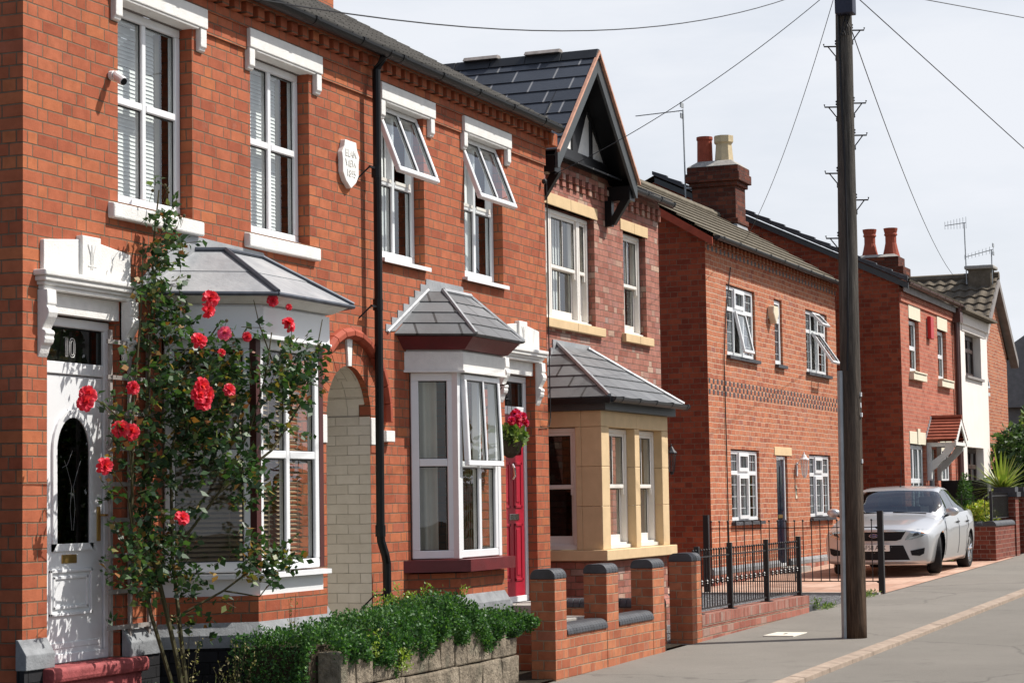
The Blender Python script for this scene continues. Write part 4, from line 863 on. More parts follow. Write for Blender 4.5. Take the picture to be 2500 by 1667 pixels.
m.box(20.73, 29.6, YH-.02, YH, 5.60, 5.698); m.build('dentil_course', 'brick_red', h4)
m = MB(); x = 20.78
while x < 29.5: m.box(x, x+.09, YH-.024, YH-.0195, 5.607, 5.69); x += .235
for r in range(3):
    x = 20.76+.115*(r % 2)
    while x < 29.5: m.box(x, x+.085, YH-.004, YH-.0002, 3.31+.0875*r, 3.31+.0875*r+.07); x += .235
m.build('blue_header', 'blue_brick', h4)['kind'] = 'stuff'
m = MB(); sl4 = .604; roof_strips(m, (20.45, 1.28, 5.80), (29.85, 1.28, 5.80), (20.45, 3.7, 5.80+sl4*2.42), (29.85, 3.7, 5.80+sl4*2.42), 8, .022); m.poly([(20.45, 3.7, 7.26), (29.85, 3.7, 7.26), (29.85, 6.1, 5.7), (20.45, 6.1, 5.7)]); m.build('roof', 'tile_olive', h4)
m = MB(); m.prism([(1.30, 5.77), (3.7, 7.22), (3.7, 7.08), (1.30, 5.64)], 'x', 20.47, 20.50); m.build('verge_board', 'terracotta', h4)
m = MB(); m.tube([(20.45, 3.7, 7.27), (29.85, 3.7, 7.27)], .09, 8); m.build('ridge_tiles', 'tile_olive', h4)
gutter(h4, 20.55, 29.8, 1.25, 5.80, .06, 'grey_plastic', .95)
plinth_ = MB(); plinth_.prism([(YH-.05, .44), (YH-.05, .50), (YH, .55), (YH+.02, .55), (YH+.02, .44)][::-1], 'x', 20.70, 24.8); plinth_.prism([(YH-.05, .44), (YH-.05, .50), (YH, .55), (YH+.02, .55), (YH+.02, .44)][::-1], 'x', 25.56, 29.6); plinth_.build('plinth', 'plinth_grey', h4)
m = MB(); m.box(20.70, 24.8, YH-.045, YH, 0, .44); m.box(25.56, 29.6, YH-.045, YH, 0, .44); m.build('base', 'brick_fence', h4)
def cottage_window(x0, x1, z0, z1, zt, open_top=0, open_low=0, curt=False):
    c1, c2 = x0+(x1-x0)*.32, x0+(x1-x0)*.655; ho = set()
    if open_low: ho.add((1, 0))
    if open_top: ho.add((1, 1))
    w_ = window(h4, x0+.02, x1-.02, z0+.02, z1-.02, YH+.04, (c1, c2), (zt,), ft=.06, bt=.07, holes=ho); y = YH+.068
    zl = [z0+(zt-z0)*f for f in (.28, .52, .76)]; lead_bars(w_, x0+.06, c1, zl, y); lead_bars(w_, c2, x1-.06, zl, y); 
    for a, b in ((x0+.06, c1-.03), (c2+.03, x1-.06)): lead_bars(w_, a, b, [(zt+z1)/2], y, [(a+b)/2], zt, z1)
    if open_low: o2 = opened_sash(w_, c1-.005, c2+.005, z0+.06, zt-.02, YH+.04, open_low); 
    else: m = MB(); m.box(c1-.01, c1+.05, YH+.015, YH+.045, z0+.05, zt-.03); m.box(c2-.05, c2+.01, YH+.015, YH+.045, z0+.05, zt-.03); m.box(c1+.05, c2-.05, YH+.015, YH+.045, z0+.05, z0+.11); m.box(c1+.05, c2-.05, YH+.015, YH+.045, zt-.09, zt-.03); m.build('casement', 'white_upvc', w_); lead_bars(w_, c1+.05, c2-.05, zl, y)
    if open_top: opened_sash(w_, c1-.005, c2+.005, zt+.03, z1-.05, YH+.04, open_top)
    else: m = MB(); m.box(c1-.01, c1+.05, YH+.015, YH+.045, zt+.03, z1-.05); m.box(c2-.05, c2+.01, YH+.015, YH+.045, zt+.03, z1-.05); m.box(c1+.05, c2-.05, YH+.015, YH+.045, zt+.03, zt+.09); m.box(c1+.05, c2-.05, YH+.015, YH+.045, z1-.11, z1-.05); m.build('casement', 'white_upvc', w_)
    m = MB(); m.box(x0-.05, x1+.08, YH-.07, YH+.05, z0-.05, z0+.005); m.build('sill', 'blue_brick', w_)
    vanes(w_, x0+.05, x1-.12, z0+.05, z1-.05, YH+.22, .085, ang=20)
    if curt: curtain(w_, x1-.4, x1-.06, z0+.05, z1-.05, YH+.30, mat='curtain_dark')
cottage_window(*holes[0], 4.77, 0, 12); cottage_window(*holes[2], 4.76, 42, 34); cottage_window(*holes[3], 2.06, curt=True); cottage_window(*holes[4], 2.06)
x0, x1, z0, z1 = holes[1]; w_ = window(h4, x0+.01, x1-.01, z0+.02, z1-.02, YH+.04, (), (4.79,), ft=.07, bt=.09); lead_bars(w_, x0+.06, x1-.06, [4.2, 4.42, 4.62, 4.95], YH+.068); m = MB(); m.box(x0-.03, x1+.08, YH-.07, YH+.05, z0-.05, z0+.005); m.build('sill', 'blue_brick', w_); curtain(w_, x0+.05, x1-.05, 4.05, 4.75, YH+.2, mat='curtain_dark', per=.07)
m = MB(); m.box(24.67, 25.86, YH-.012, YH+.05, 2.385, 2.535); m.build('stone_lintel', 'sandstone', h4, bevel=.006)
w_ = window(h4, 24.81, 25.55, .42, 2.375, YH+.04, (), (), ft=.06, name='door_frame', holes={(0, 0)}); m = MB(); m.box(24.87, 25.49, YH+.06, YH+.10, .46, 2.315); lf = m.build('door_leaf', 'navy_door', w_)
m = MB()
for a, b in ((24.93, 25.13), (25.22, 25.42)): m.box(a, b, YH+.05, YH+.061, .6, 1.25); m.box(a, b, YH+.05, YH+.061, 1.40, 2.2)
m.each('door_panel', 'navy_door', lf, bevel=.008); m = MB(); m.box(25.05, 25.32, YH+.045, YH+.061, 1.28, 1.34); m.build('letterbox', 'brass', lf)
m = MB(); m.box(24.7, 25.7, YH-.35, YH, .25, .42); m.build('doorstep', 'concrete', h4)
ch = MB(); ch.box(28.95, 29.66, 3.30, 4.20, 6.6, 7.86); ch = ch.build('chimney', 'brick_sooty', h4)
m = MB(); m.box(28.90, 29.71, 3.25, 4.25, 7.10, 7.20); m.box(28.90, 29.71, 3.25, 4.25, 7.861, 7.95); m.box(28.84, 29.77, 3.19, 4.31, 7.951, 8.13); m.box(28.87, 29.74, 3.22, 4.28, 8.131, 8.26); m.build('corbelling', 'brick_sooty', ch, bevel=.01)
m = MB(); m.hexa([(28.86, 3.21, 8.261), (29.75, 3.21, 8.261), (29.75, 4.29, 8.261), (28.86, 4.29, 8.261)], [(29.05, 3.40, 8.40), (29.56, 3.40, 8.40), (29.56, 4.10, 8.40), (29.05, 4.10, 8.40)]); m.build('flaunching', 'concrete', ch, bevel=.02)
m = MB(); m.lathe([(.20, 8.36), (.165, 8.75), (.20, 8.79), (.20, 8.92), (.15, 8.92), (.13, 8.6)], (29.30, 3.62, 0), 8); m.build('chimney_pot', 'cream_pot', ch)
m = MB(); m.lathe([(.16, 8.36), (.15, 8.86), (.165, 8.87), (.165, 8.93), (.13, 8.93), (.12, 8.6)], (29.30, 4.02, 0), 14); m.build('chimney_pot', 'terracotta', ch)
m = MB(); m.hexa([(28.90, 3.2, 6.75), (29.72, 3.2, 6.75), (29.72, 4.25, 6.75), (28.90, 4.25, 6.75)], [(28.93, 3.28, 7.09), (29.69, 3.28, 7.09), (29.69, 4.22, 7.09), (28.93, 4.22, 7.09)]); m.build('flashing', 'lead', ch)
al = thing('alarm_box', 'cream pentagonal burglar alarm box beside the narrow upstairs window', 'alarm box', (24.6, YH, 4.83), 'burglar alarm boxes'); m = MB(); m.prism([(24.40, 4.86), (24.58, 4.68), (24.76, 4.86), (24.72, 5.0), (24.44, 5.0)], 'y', YH-.13, YH-.01); m.build('alarm_cover', 'alarm_cream', al, bevel=.02); m = MB(); m.box(24.45, 24.71, YH-.012, YH, 4.78, 4.98); m.build('back_plate', 'white_upvc', al)
l2 = thing('wall_lantern', 'small white wall lantern right of the dark front door', 'lantern', (26.2, YH-.15, 2.2), 'wall lanterns'); lantern(l2, 26.2, YH-.15, 2.18, .95, 'white_upvc', YH, 'lens_clear')
hn = thing('house_sign', 'slim vertical house number sign under the white lantern', 'sign', (26.12, YH, 1.75)); m = MB(); m.box(26.07, 26.17, YH-.012, YH, 1.62, 1.86); m.build('sign_plate', 'pale_stone', hn)
m = MB(); m.tube([(26.12, YH-.013, 1.68), (26.12, YH-.013, 1.80)], .012, 5); m.build('sign_figure', 'ink', hn)
def yagi(t, base, top, boom, n, elen, mat='galv', plane='z', refl=True):
    m = MB(); m.tube([base, top], .016, 6); m.build('mast', mat, t)
    b0, b1 = Vector(top)+Vector(boom[0]), Vector(top)+Vector(boom[1]); m = MB(); m.tube([b0, b1], .011, 5); d = (b1-b0).normalized(); e = Vector((0, 0, 1)) if plane == 'z' else d.cross(Vector((0, 0, 1))).normalized()
    for k in range(n): p = b0.lerp(b1, k/(n-1)); m.tube([p-e*elen*(1-.35*(1-k/(n-1))), p+e*elen*(1-.35*(1-k/(n-1)))], .006, 4)
    if refl:
        for s in (-1, 1): m.box(b1.x-.10, b1.x+.10, b1.y-.01, b1.y+.01, b1.z+s*.06, b1.z+s*.16)
    m.build('antenna', mat, t)
a1 = thing('tv_aerial', 'long horizontal rooftop aerial on a mast strapped to the chimney with the cream pot', 'aerial', (28.9, 4.3, 7.8), 'rooftop aerials'); yagi(a1, (28.90, 4.32, 7.55), (28.90, 4.34, 9.46), ((0, 1.0, -.05), (0, .02, -.02)), 12, .055, plane='h'); m = MB(); m.box(28.9, 29.0, 4.2, 4.34, 7.60, 7.63); m.box(28.9, 29.0, 4.2, 4.34, 7.85, 7.88); m.build('mast_bracket', 'galv', a1)
# ------------------------------------------------------------------ far terrace: red brick, then rendered, then the gabled house
h5 = thing('terraced_house', 'far red brick house with tall side wall and small tiled door canopy', 'house', (34, .5, 0), 'brick houses along the street')
YF = .5; hl = [(31.85, 32.90, 4.18, 5.29), (34.96, 36.0, 4.17, 5.28), (31.62, 33.22, 1.0, 2.70), (34.90, 36.2, 1.0, 2.60), (33.55, 34.40, .4, 2.62)]
m = MB(); wall_grid(m, 31, 37.03, 0, 5.86, YF, hl, .1); m.build('wall', 'brick_far', h5)
m = MB(); s5 = .477; P = [(31, YF, 0), (31, 11, 0), (31, 11, 5.9), (31, 5.63, 8.38), (31, YF, 5.93)]; m.poly(P[::-1]); m.poly([(37.03, y, z) for _, y, z in P]); m.poly([(31, 11, 0), (31, 11, 5.9), (37.03, 11, 5.9), (37.03, 11, 0)]); m.build('gable_wall', 'brick_side_shade', h5)
m = MB(); roof_strips(m, (30.93, .28, 5.96), (37.03, .28, 5.96), (30.93, 5.63, 5.96+s5*5.35), (37.03, 5.63, 5.96+s5*5.35), 18, .025); m.poly([(30.93, 5.63, 8.5), (37.03, 5.63, 8.5), (37.03, 11.2, 5.85), (30.93, 11.2, 5.85)]); m.build('roof', 'tile_brown', h5)
m = MB()
for k in range(17): y0 = .3+k*.315; m.prism([(y0, 5.965+s5*(y0-.28)-.03), (y0+.33, 5.965+s5*(y0+.05)-.03), (y0+.33, 5.965+s5*(y0+.05)+.05), (y0, 5.965+s5*(y0-.28)+.085)][::-1], 'x', 30.88, 30.99)
m.build('verge_tile', 'blue_brick', h5, bevel=.01)
m = MB(); m.prism([(.3, 5.93), (5.63, 8.45), (5.63, 8.33), (.3, 5.80)], 'x', 30.93, 30.985); m.build('verge_mortar', 'barge_grey', h5)
m = MB(); m.box(31, 37.03, YF-.10, YF-.08, 5.76, 5.90); m.build('fascia', 'fascia_grey', h5); gutter(h5, 31, 37.1, .33, 5.95, .065, 'brown_plastic', .9)
m = MB(); x = 31.02
while x < 37: m.box(x, x+.08, YF-.05, YF, 5.665, 5.755); x += .16
m.box(31, 37.03, YF-.03, YF, 5.575, 5.66); m.build('dentil_course', 'brick_far', h5)
m = MB()
for a, b, c, d in ((31.83, 33.05, 5.29, 5.575), (34.94, 36.13, 5.28, 5.56), (31.58, 33.26, 2.70, 2.955), (34.86, 36.24, 2.60, 2.85)): m.box(a, b, YF-.012, YF+.06, c, d)
m.box(32.35, 32.6, YF-.03, YF, 2.69, 3.02); m.box(35.45, 35.7, YF-.03, YF, 2.59, 2.92); m.each('stone_lintel', 'pale_stone', h5)
m = MB()
for a, b, z in ((31.75, 33.15, 4.02), (34.86, 36.28, 4.01)): m.box(a, b, YF-.10, YF+.1, z, z+.13); m.box(a+.05, b-.05, YF-.12, YF+.1, z+.14, z+.17)
m.each('stone_sill', 'pale_stone', h5, 2)
for k in (0, 1):
    a, b, c, d = hl[k]; w_ = window(h5, a+.02, b-.02, c+.02, d-.02, YF+.08, (), (4.70,), ft=.08, bt=.09); curtain(w_, a+.05, a+.35, c, d, YF+.3, mat='curtain_cream'); curtain(w_, b-.45, b-.08, c, d, YF+.3, mat='blind_white')
for k in (2, 3):
    a, b, c, d = hl[k]; w_ = window(h5, a+.02, b-.02, c+.02, d-.02, YF+.06, (a+(b-a)*.36, a+(b-a)*.7), (1.94,), ft=.09, bt=.10); vanes(w_, a+.1, b-.1, c, d, YF+.25, .1)
m = MB(); m.box(33.6, 34.35, YF+.09, YF+.13, .4, 2.6); m.build('door', 'navy_door', h5); m = MB(); m.box(34.33, 34.40, YF+.05, YF+.1, .4, 2.62); m.build('door_frame', 'white_upvc', h5)
cn = MB(); yc = -.15
for s in (-1, 1): roof_strips(cn, *( ((33.98-.68, YF, 2.80), (33.98-.68, yc, 2.80), (33.98, YF, 3.27), (33.98, yc, 3.27)) if s < 0 else ((33.98+.68, yc, 2.80), (33.98+.68, YF, 2.80), (33.98, yc, 3.27), (33.98, YF, 3.27)) ), 7, .018)
cn.tube([(33.98, YF, 3.30), (33.98, yc, 3.30)], .05, 6); cn = cn.build('door_canopy', 'tile_red', h5)
m = MB()
for s in (-1, 1):
    P = [(33.98, 3.26), (33.98+s*.68, 2.79), (33.98+s*.68, 2.68), (33.98+s*.6, 2.68), (33.98, 3.12)]; m.prism(P if s < 0 else P[::-1], 'y', yc+.01, yc+.04)
    x = 33.98+s*.56; m.box(x-.04, x+.04, yc+.05, YF, 2.66, 2.75); m.box(x-.045, x+.045, YF-.09, YF, 1.95, 2.66)
    pr = [(YF-.02, 2.10), (YF-.2, 2.22), (YF-.3, 2.34), (YF-.42, 2.45), (yc+.1, 2.58), (yc+.08, 2.66), (yc+.25, 2.66), (YF-.3, 2.50), (YF-.16, 2.40), (YF-.02, 2.32)]; m.prism(pr, 'x', x-.035, x+.035)
m.box(33.45, 34.5, yc+.02, yc+.05, 2.68, 2.75); m.each('canopy_bracket', 'white_paint', cn, [4, 4, 1])
m = MB(); st = [(33.25, 2.82)]
for k in range(6): st += [(33.25+.115*k, 2.92+.08*k), (33.25+.115*(k+1), 2.92+.08*k)]
m.prism((st+[(33.98, 3.30), (33.3, 2.8)])[::-1], 'y', YF-.012, YF); m.build('canopy_flashing', 'lead', cn)
al = thing('alarm_box', 'red rectangular burglar alarm box between two upstairs windows', 'alarm box', (33.95, YF, 5.2), 'burglar alarm boxes'); m = MB(); m.box(33.75, 34.08, YF-.10, YF-.015, 4.98, 5.46); m.build('alarm_cover', 'alarm_red', al, bevel=.015); m = MB(); m.box(33.78, 34.05, YF-.016, YF, 5.02, 5.42); m.build('back_plate', 'white_upvc', al)
m = MB()
for x in (36.82, 37.02): m.tube([(x, YF-.16, 5.88), (x, YF-.09, 5.55), (x, YF-.08, .5)], .05, 8)
m.box(36.74, 37.1, YF-.2, YF-.02, 5.55, 5.78); m.each('downpipe', 'brown_plastic', h5)
h6 = thing('terraced_house', 'narrow cream rendered house with dark window frames', 'house', (39.2, .5, 0), 'brick houses along the street')
m = MB(); wall_grid(m, 37.03, 41.42, 0, 5.84, YF-.01, [(38.32, 40.50, 4.42, 5.45), (38.2, 40.45, .6, 2.75)], .22); m.poly([(41.42, YF-.01, 0), (41.42, 9, 0), (41.42, 9, 5.84), (41.42, YF-.01, 5.84)]); m.poly([(37.03, 9, 0), (37.03, 9, 5.84), (41.42, 9, 5.84), (41.42, 9, 0)]); m.build('wall', 'render_cream', h6)
m = MB(); m.box(37.03, 41.5, YF-.07, YF-.011, 5.60, 5.84); m.box(37.9, 41.0, YF-.03, YF-.011, 5.45, 5.60); m.build('cornice', 'render_cream', h6, bevel=.01)
m = MB(); m.box(37.03, 41.5, .22, 8.9, 5.845, 5.9); m.poly([(37.03, .25, 5.9), (41.5, .25, 5.9), (41.5, 5.6, 8.3), (37.03, 5.6, 8.3)]); m.poly([(37.03, 5.6, 8.3), (41.5, 5.6, 8.3), (41.5, 9, 5.9), (37.03, 9, 5.9)]); m.build('roof', 'tile_brown', h6)
gutter(h6, 37.1, 41.40, .30, 5.92, .05, 'fascia_grey', 1.2)
w_ = window(h6, 38.34, 40.48, 4.44, 5.43, YF+.17, (38.9, 39.75), (5.08,), None, 'dark_frame', .10, .09, .06); vanes(w_, 38.5, 40.3, 4.5, 5.4, YF+.4, .1)
w_ = window(h6, 38.22, 40.43, .62, 2.73, YF+.17, (38.8, 39.7), (2.3,), None, 'dark_frame', .10, .10, .06); vanes(w_, 38.4, 40.3, .7, 2.7, YF+.4, .1)
m = MB(); m.box(38.28, 40.6, YF-.07, YF+.2, 4.36, 4.42); m.build('sill', 'fascia_grey', h6)
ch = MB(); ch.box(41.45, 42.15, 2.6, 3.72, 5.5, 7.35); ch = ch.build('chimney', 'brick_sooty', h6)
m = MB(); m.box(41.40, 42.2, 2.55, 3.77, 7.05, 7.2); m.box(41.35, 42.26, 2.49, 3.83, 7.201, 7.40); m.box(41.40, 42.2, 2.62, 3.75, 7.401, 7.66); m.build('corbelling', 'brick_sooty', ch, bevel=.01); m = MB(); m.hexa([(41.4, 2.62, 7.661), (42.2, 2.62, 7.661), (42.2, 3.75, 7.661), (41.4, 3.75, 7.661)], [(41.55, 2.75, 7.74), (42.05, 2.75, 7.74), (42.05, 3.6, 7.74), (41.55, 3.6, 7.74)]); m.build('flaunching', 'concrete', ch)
for y in (2.88, 3.42):
    m = MB(); m.lathe([(.22, 7.70), (.17, 7.9), (.14, 8.05), (.14, 8.22), (.165, 8.24), (.165, 8.27), (.15, 8.29), (.17, 8.36), (.18, 8.42), (.13, 8.42), (.12, 8.0)], (41.8, y, 0), 14); m.build('chimney_pot', 'terracotta', ch)
h7 = thing('gabled_house', 'brick gable-fronted house with a mossy pantile roof behind the cream house', 'house', (46.4, 1.1, 0), 'brick houses along the street')
m = MB(); wall_grid(m, 43.95, 48.7, 0, 5.5, 1.15, [(44.35, 45.1, 4.3, 5.3)], .1); m.poly([(43.95, 1.15, 5.5), (48.7, 1.15, 5.5), (46.5, 1.15, 7.35)]); m.poly([(43.95, 1.15, 0), (43.95, 9, 0), (43.95, 9, 5.5), (43.95, 1.15, 5.5)][::-1]); m.poly([(48.7, 1.15, 0), (48.7, 9, 0), (48.7, 9, 5.5), (48.7, 1.15, 5.5)]); m.build('wall', 'brick_red', h7)
m = MB(); roof_strips(m, (43.6, 10, 5.42), (43.6, .95, 5.42), (46.5, 10, 7.5), (46.5, .95, 7.5), 10, .03, (.30, .05)); roof_strips(m, (49.45, .95, 5.42), (49.45, 10, 5.42), (46.5, .95, 7.5), (46.5, 10, 7.5), 10, .03); m.tube([(46.5, .93, 7.53), (46.5, 10, 7.53)], .12, 8); m.build('roof', 'tile_brown', h7)
m = MB()
for s, ex in ((-1, 43.6), (1, 49.45)):
    P = [(46.5, 7.48), (ex, 5.40), (ex, 5.18), (46.5, 7.24)]; m.prism(P if s < 0 else P[::-1], 'y', .93, 1.0)
    m.poly([(46.5, 1.0, 7.24), (ex, 1.0, 5.18), (ex, 1.15, 5.18), (46.5, 1.15, 7.24)])
m.build('bargeboard', 'fascia_grey', h7)
w_ = window(h7, 44.37, 45.08, 4.32, 5.28, 1.2, (), (), ft=.08, holes={(0, 0)}); opened_sash(w_, 44.45, 45.0, 4.4, 5.2, 1.2, 10); m = MB(); m.box(44.3, 45.15, 1.05, 1.2, 4.22, 4.3); m.build('sill', 'white_upvc', h7); m = MB(); m.box(44.3, 45.15, 1.135, 1.2, 5.31, 5.55); m.build('stone_lintel', 'pale_stone', h7)
m = MB(); m.box(46.02, 46.62, 1.08, 1.68, 7.0, 7.70); ch = m.build('chimney', 'tile_brown', h7); m = MB(); m.box(45.93, 46.71, .99, 1.77, 7.70, 7.80); m.build('chimney_cap', 'concrete', ch, bevel=.03)
a2 = thing('tv_aerial', 'tall thin aerial mast left of the farthest chimney', 'aerial', (46.0, 1.72, 7.3), 'rooftop aerials'); yagi(a2, (46.0, 1.72, 7.3), (46.0, 1.74, 8.98), ((0, .52, -.05), (0, -.05, 0)), 8, .16, refl=False)
a3 = thing('tv_aerial', 'short aerial with a long boom fixed to the front of the farthest chimney', 'aerial', (46.1, 1.05, 7.4), 'rooftop aerials'); yagi(a3, (46.1, 1.05, 7.25), (46.1, 1.05, 8.2), ((0, .72, -.15), (0, -.05, .02)), 9, .10, refl=True)
h8 = thing('distant_house', 'grey-roofed house half hidden by trees at the far end of the street', 'house', (66, 0, 0)); m = MB(); m.box(63, 72, -1.0, 6, 0, 4.7); m.build('wall', 'fascia_grey', h8); m = MB(); m.poly([(62.7, -1.4, 4.6), (72.3, -1.4, 4.6), (72.3, 2.5, 7.2), (62.7, 2.5, 7.2)]); m.poly([(62.7, 2.5, 7.2), (72.3, 2.5, 7.2), (72.3, 6.4, 4.6), (62.7, 6.4, 4.6)]); m.poly([(62.7, -1.4, 4.6), (62.7, 2.5, 7.2), (62.7, 6.4, 4.6)]); m.build('roof', 'fascia_grey', h8)
# ------------------------------------------------------------------ front walls, railings, gate
def pier(parent, x, w, y0, y1, z0, z1):
    m = MB(); m.box(x, x+w, y0, y1, z0-.15, z1-.09); p = m.build('pier', 'brick_pier', parent, bevel=.003, seg=1)
    m = MB(); n = 6; r = .07; k = max(2, round(w/.075))
    pr = [(y0-.004, z1-.088), (y0-.004, z1-r)]+[(y0-.004+r-r*math.cos(math.pi/2*i/n), z1-r+r*math.sin(math.pi/2*i/n)) for i in range(n+1)]+[(y1+.004-r+r*math.sin(math.pi/2*i/n), z1-r+r*math.cos(math.pi/2*i/n)) for i in range(n+1)]+[(y1+.004, z1-.088)]
    for i in range(k): m.prism(pr[::-1], 'x', x-.004+(w+.008)*i/k+.002, x-.004+(w+.008)*(i+1)/k-.002)
    m.build('coping', 'blue_brick', p, bevel=.006); return p
def coping_run(parent, x0, x1, y0, y1, z0, z1, axis='x'):
    m = MB(); n = 6; r = (y1-y0)*.33 if axis == 'x' else (x1-x0)*.33; a, b = (y0, y1) if axis == 'x' else (x0, x1); s0, s1 = (x0, x1) if axis == 'x' else (y0, y1)
    pr = [(a, z0), (a, z1-r)]+[(a+r-r*math.cos(math.pi/2*i/n), z1-r+r*math.sin(math.pi/2*i/n)) for i in range(n+1)]+[(b-r+r*math.sin(math.pi/2*i/n), z1-r+r*math.cos(math.pi/2*i/n)) for i in range(n+1)]+[(b, z0)]
    k = max(1, round((s1-s0)/.075))
    for i in range(k): m.prism(pr[::-1] if axis == 'x' else pr, axis, s0+(s1-s0)*i/k+.002, s0+(s1-s0)*(i+1)/k-.002)
    return m.build('wall_coping', 'blue_brick', parent, bevel=.005)
W1 = thing('garden_wall', 'low red brick front wall with three piers and rounded blue brick copings', 'wall', (7.3, -1.4, GZ(7.3)))
for x, w in ((5.80, .29), (7.17, .33), (8.55, .37)): pier(W1, x, w, -1.52, -1.29, GZ(x), 1.05)
m = MB()
for a, b in ((6.09, 7.17), (7.50, 8.55)): m.box(a, b, -1.515, -1.30, -.1, .455)
m.build('wall_panel', 'brick_pier', W1)
for a, b in ((6.095, 7.165), (7.505, 8.545)): coping_run(W1, a, b, -1.53, -1.285, .456, .55)
W2 = thing('garden_wall', 'low dividing wall with rounded blue brick coping running from the red door to the pavement', 'wall', (9.6, -.7, .1)); m = MB(); m.box(9.50, 9.72, -1.28, -.02, -.1, .52); m.build('wall_panel', 'brick_pier', W2); coping_run(W2, 9.49, 9.73, -1.28, -.02, .521, .615, 'y')
W5 = thing('garden_wall', 'short low path wall with a rounded coping behind the nearest brick pier', 'wall', (6.6, -.8, .1)); m = MB(); m.box(6.55, 6.77, -1.1, -.2, -.1, .46); m.build('wall_panel', 'brick_pier', W5); coping_run(W5, 6.54, 6.78, -1.1, -.2, .461, .56, 'y')
P4 = thing('gate_pier', 'single brick gate pier with blue coping at the end of the black railings', 'pier', (10.03, -1.4, GZ(10))); pier(P4, 9.865, .335, -1.52, -1.27, GZ(10), 1.075)
W3 = thing('garden_wall', 'very low weathered brick wall under the black railings', 'wall', (12.5, -1.4, GZ(12.5)))
m = MB(); n = 12
for i in range(n):
    a, b = 10.2+4.67*i/n, 10.2+4.67*(i+1)/n; m.box(a, b, -1.52, -1.30, 0, .262+GZ(a)*.3)
m.build('wall_panel', 'brick_fence', W3); m = MB(); m.box(10.2, 14.87, -1.525, -1.295, .285, .40); m.build('soldier_course', 'soldier_weathered', W3)
F1 = thing('railing', 'black iron railings with ball finials along the low weathered wall', 'railing', (12.5, -1.41, .4))
for x, z1 in ((10.42, 1.13), (11.69, 1.145), (13.26, 1.145), (14.82, 1.15)):
    m = MB(); m.box(x-.028, x+.028, -1.44, -1.384, .40, z1); m.box(x-.075, x+.075, -1.475, -1.345, .40, .408); m.build('post', 'black_iron', F1, bevel=.004)
m = MB(); m.box(10.2, 14.8, -1.422, -1.402, 1.005, 1.02); m.box(10.2, 14.8, -1.422, -1.402, .445, .46); m.build('rail', 'black_iron', F1)
x = 10.28; i = 0
while x < 14.78:
    if all(abs(x-p) > .05 for p in (11.69, 13.26, 14.82)):
        m = MB(); m.tube([(x, -1.412, .45), (x, -1.412, 1.075)], .0065, 6); m.ball((x, -1.412, 1.085), .014, 8, 5)
        if i % 2: m.lathe([(.006, -.045), (.02, -.02), (.011, -.008), (.022, .006), (.011, .02), (.006, .04)], (x, -1.412, .74), 7)
        m.build('bar', 'black_iron', F1)
    x += .0985; i += 1
G1 = thing('iron_gate', 'tall thin-barred black iron gate standing open across the gravel', 'gate', (18.86, -.3, GZ(18.9)))
for y, z1 in ((-1.60, 1.43), (1.02, 1.40)):
    m = MB(); m.box(18.82, 18.90, y-.04, y+.04, 0, z1); m.build('gate_post', 'black_iron', G1)
m = MB(); ZT, ZB = 1.325, .41
m.box(18.852, 18.868, -1.52, .96, 1.19, 1.203); m.box(18.852, 18.868, -1.52, .96, ZB, ZB+.014)
for k in range(20): y = -1.47+k*.127; m.tube([(18.86, y, ZB), (18.86, y, 1.29)], .0075, 6); m.ball((18.86, y, 1.30), .017, 8, 5)
for z in (1.19, ZB): m.prism([(-1.545, z-.02), (-1.51, z+.015), (-1.58, z+.015)], 'x', 18.845, 18.875)
m.build('gate_leaf', 'black_iron', G1)
# stone-edged hedge bed of number 10
W4 = thing('stone_garden_wall', 'rough crenellated sandstone garden wall under the clipped hedge', 'wall', (3.2, -1.45, .05))
cr_ = [1.60, 1.838, 2.118, 2.359, 2.586, 2.83, 3.103, 3.318, 3.595, 3.835, 4.128, 4.357, 4.655, 4.89]
hs = [.62, .62, .50, .585, .60, .61, .53, .615, .535, .61, .53, .60, .51, .60]
def rough_block(m, x0, x1, y0, y1, z0, z1):
    j = lambda: random.uniform(-.008, .008); m.hexa([(x0+j(), y0+j(), z0), (x1+j(), y0+j(), z0), (x1, y1, z0), (x0, y1, z0)], [(x0+j(), y0+j(), z1+j()), (x1+j(), y0+j(), z1+j()), (x1, y1, z1), (x0, y1, z1)])
for k in range(len(cr_)-1):
    m = MB(); rough_block(m, cr_[k]+.005, cr_[k+1]-.005, -1.52, -1.33, .372, hs[k]); m.build('coping_stone', 'garden_stone', W4, bevel=.014)
m = MB(); xs = [1.60, 2.05, 2.62, 3.05, 3.62, 4.1, 4.52, 4.89]
for k in range(7): rough_block(m, xs[k]+.004, xs[k+1]-.004, -1.54, -1.3, .14, .365)
xs = [1.60, 2.3, 2.9, 3.4, 3.9, 4.4, 4.89]
for k in range(6): rough_block(m, xs[k]+.004, xs[k+1]-.004, -1.54, -1.3, -.2, .134)
rough_block(m, 1.60, 1.86, -1.3, -.95, -.2, .60); m.build('wall_stone', 'garden_stone', W4, bevel=.012)
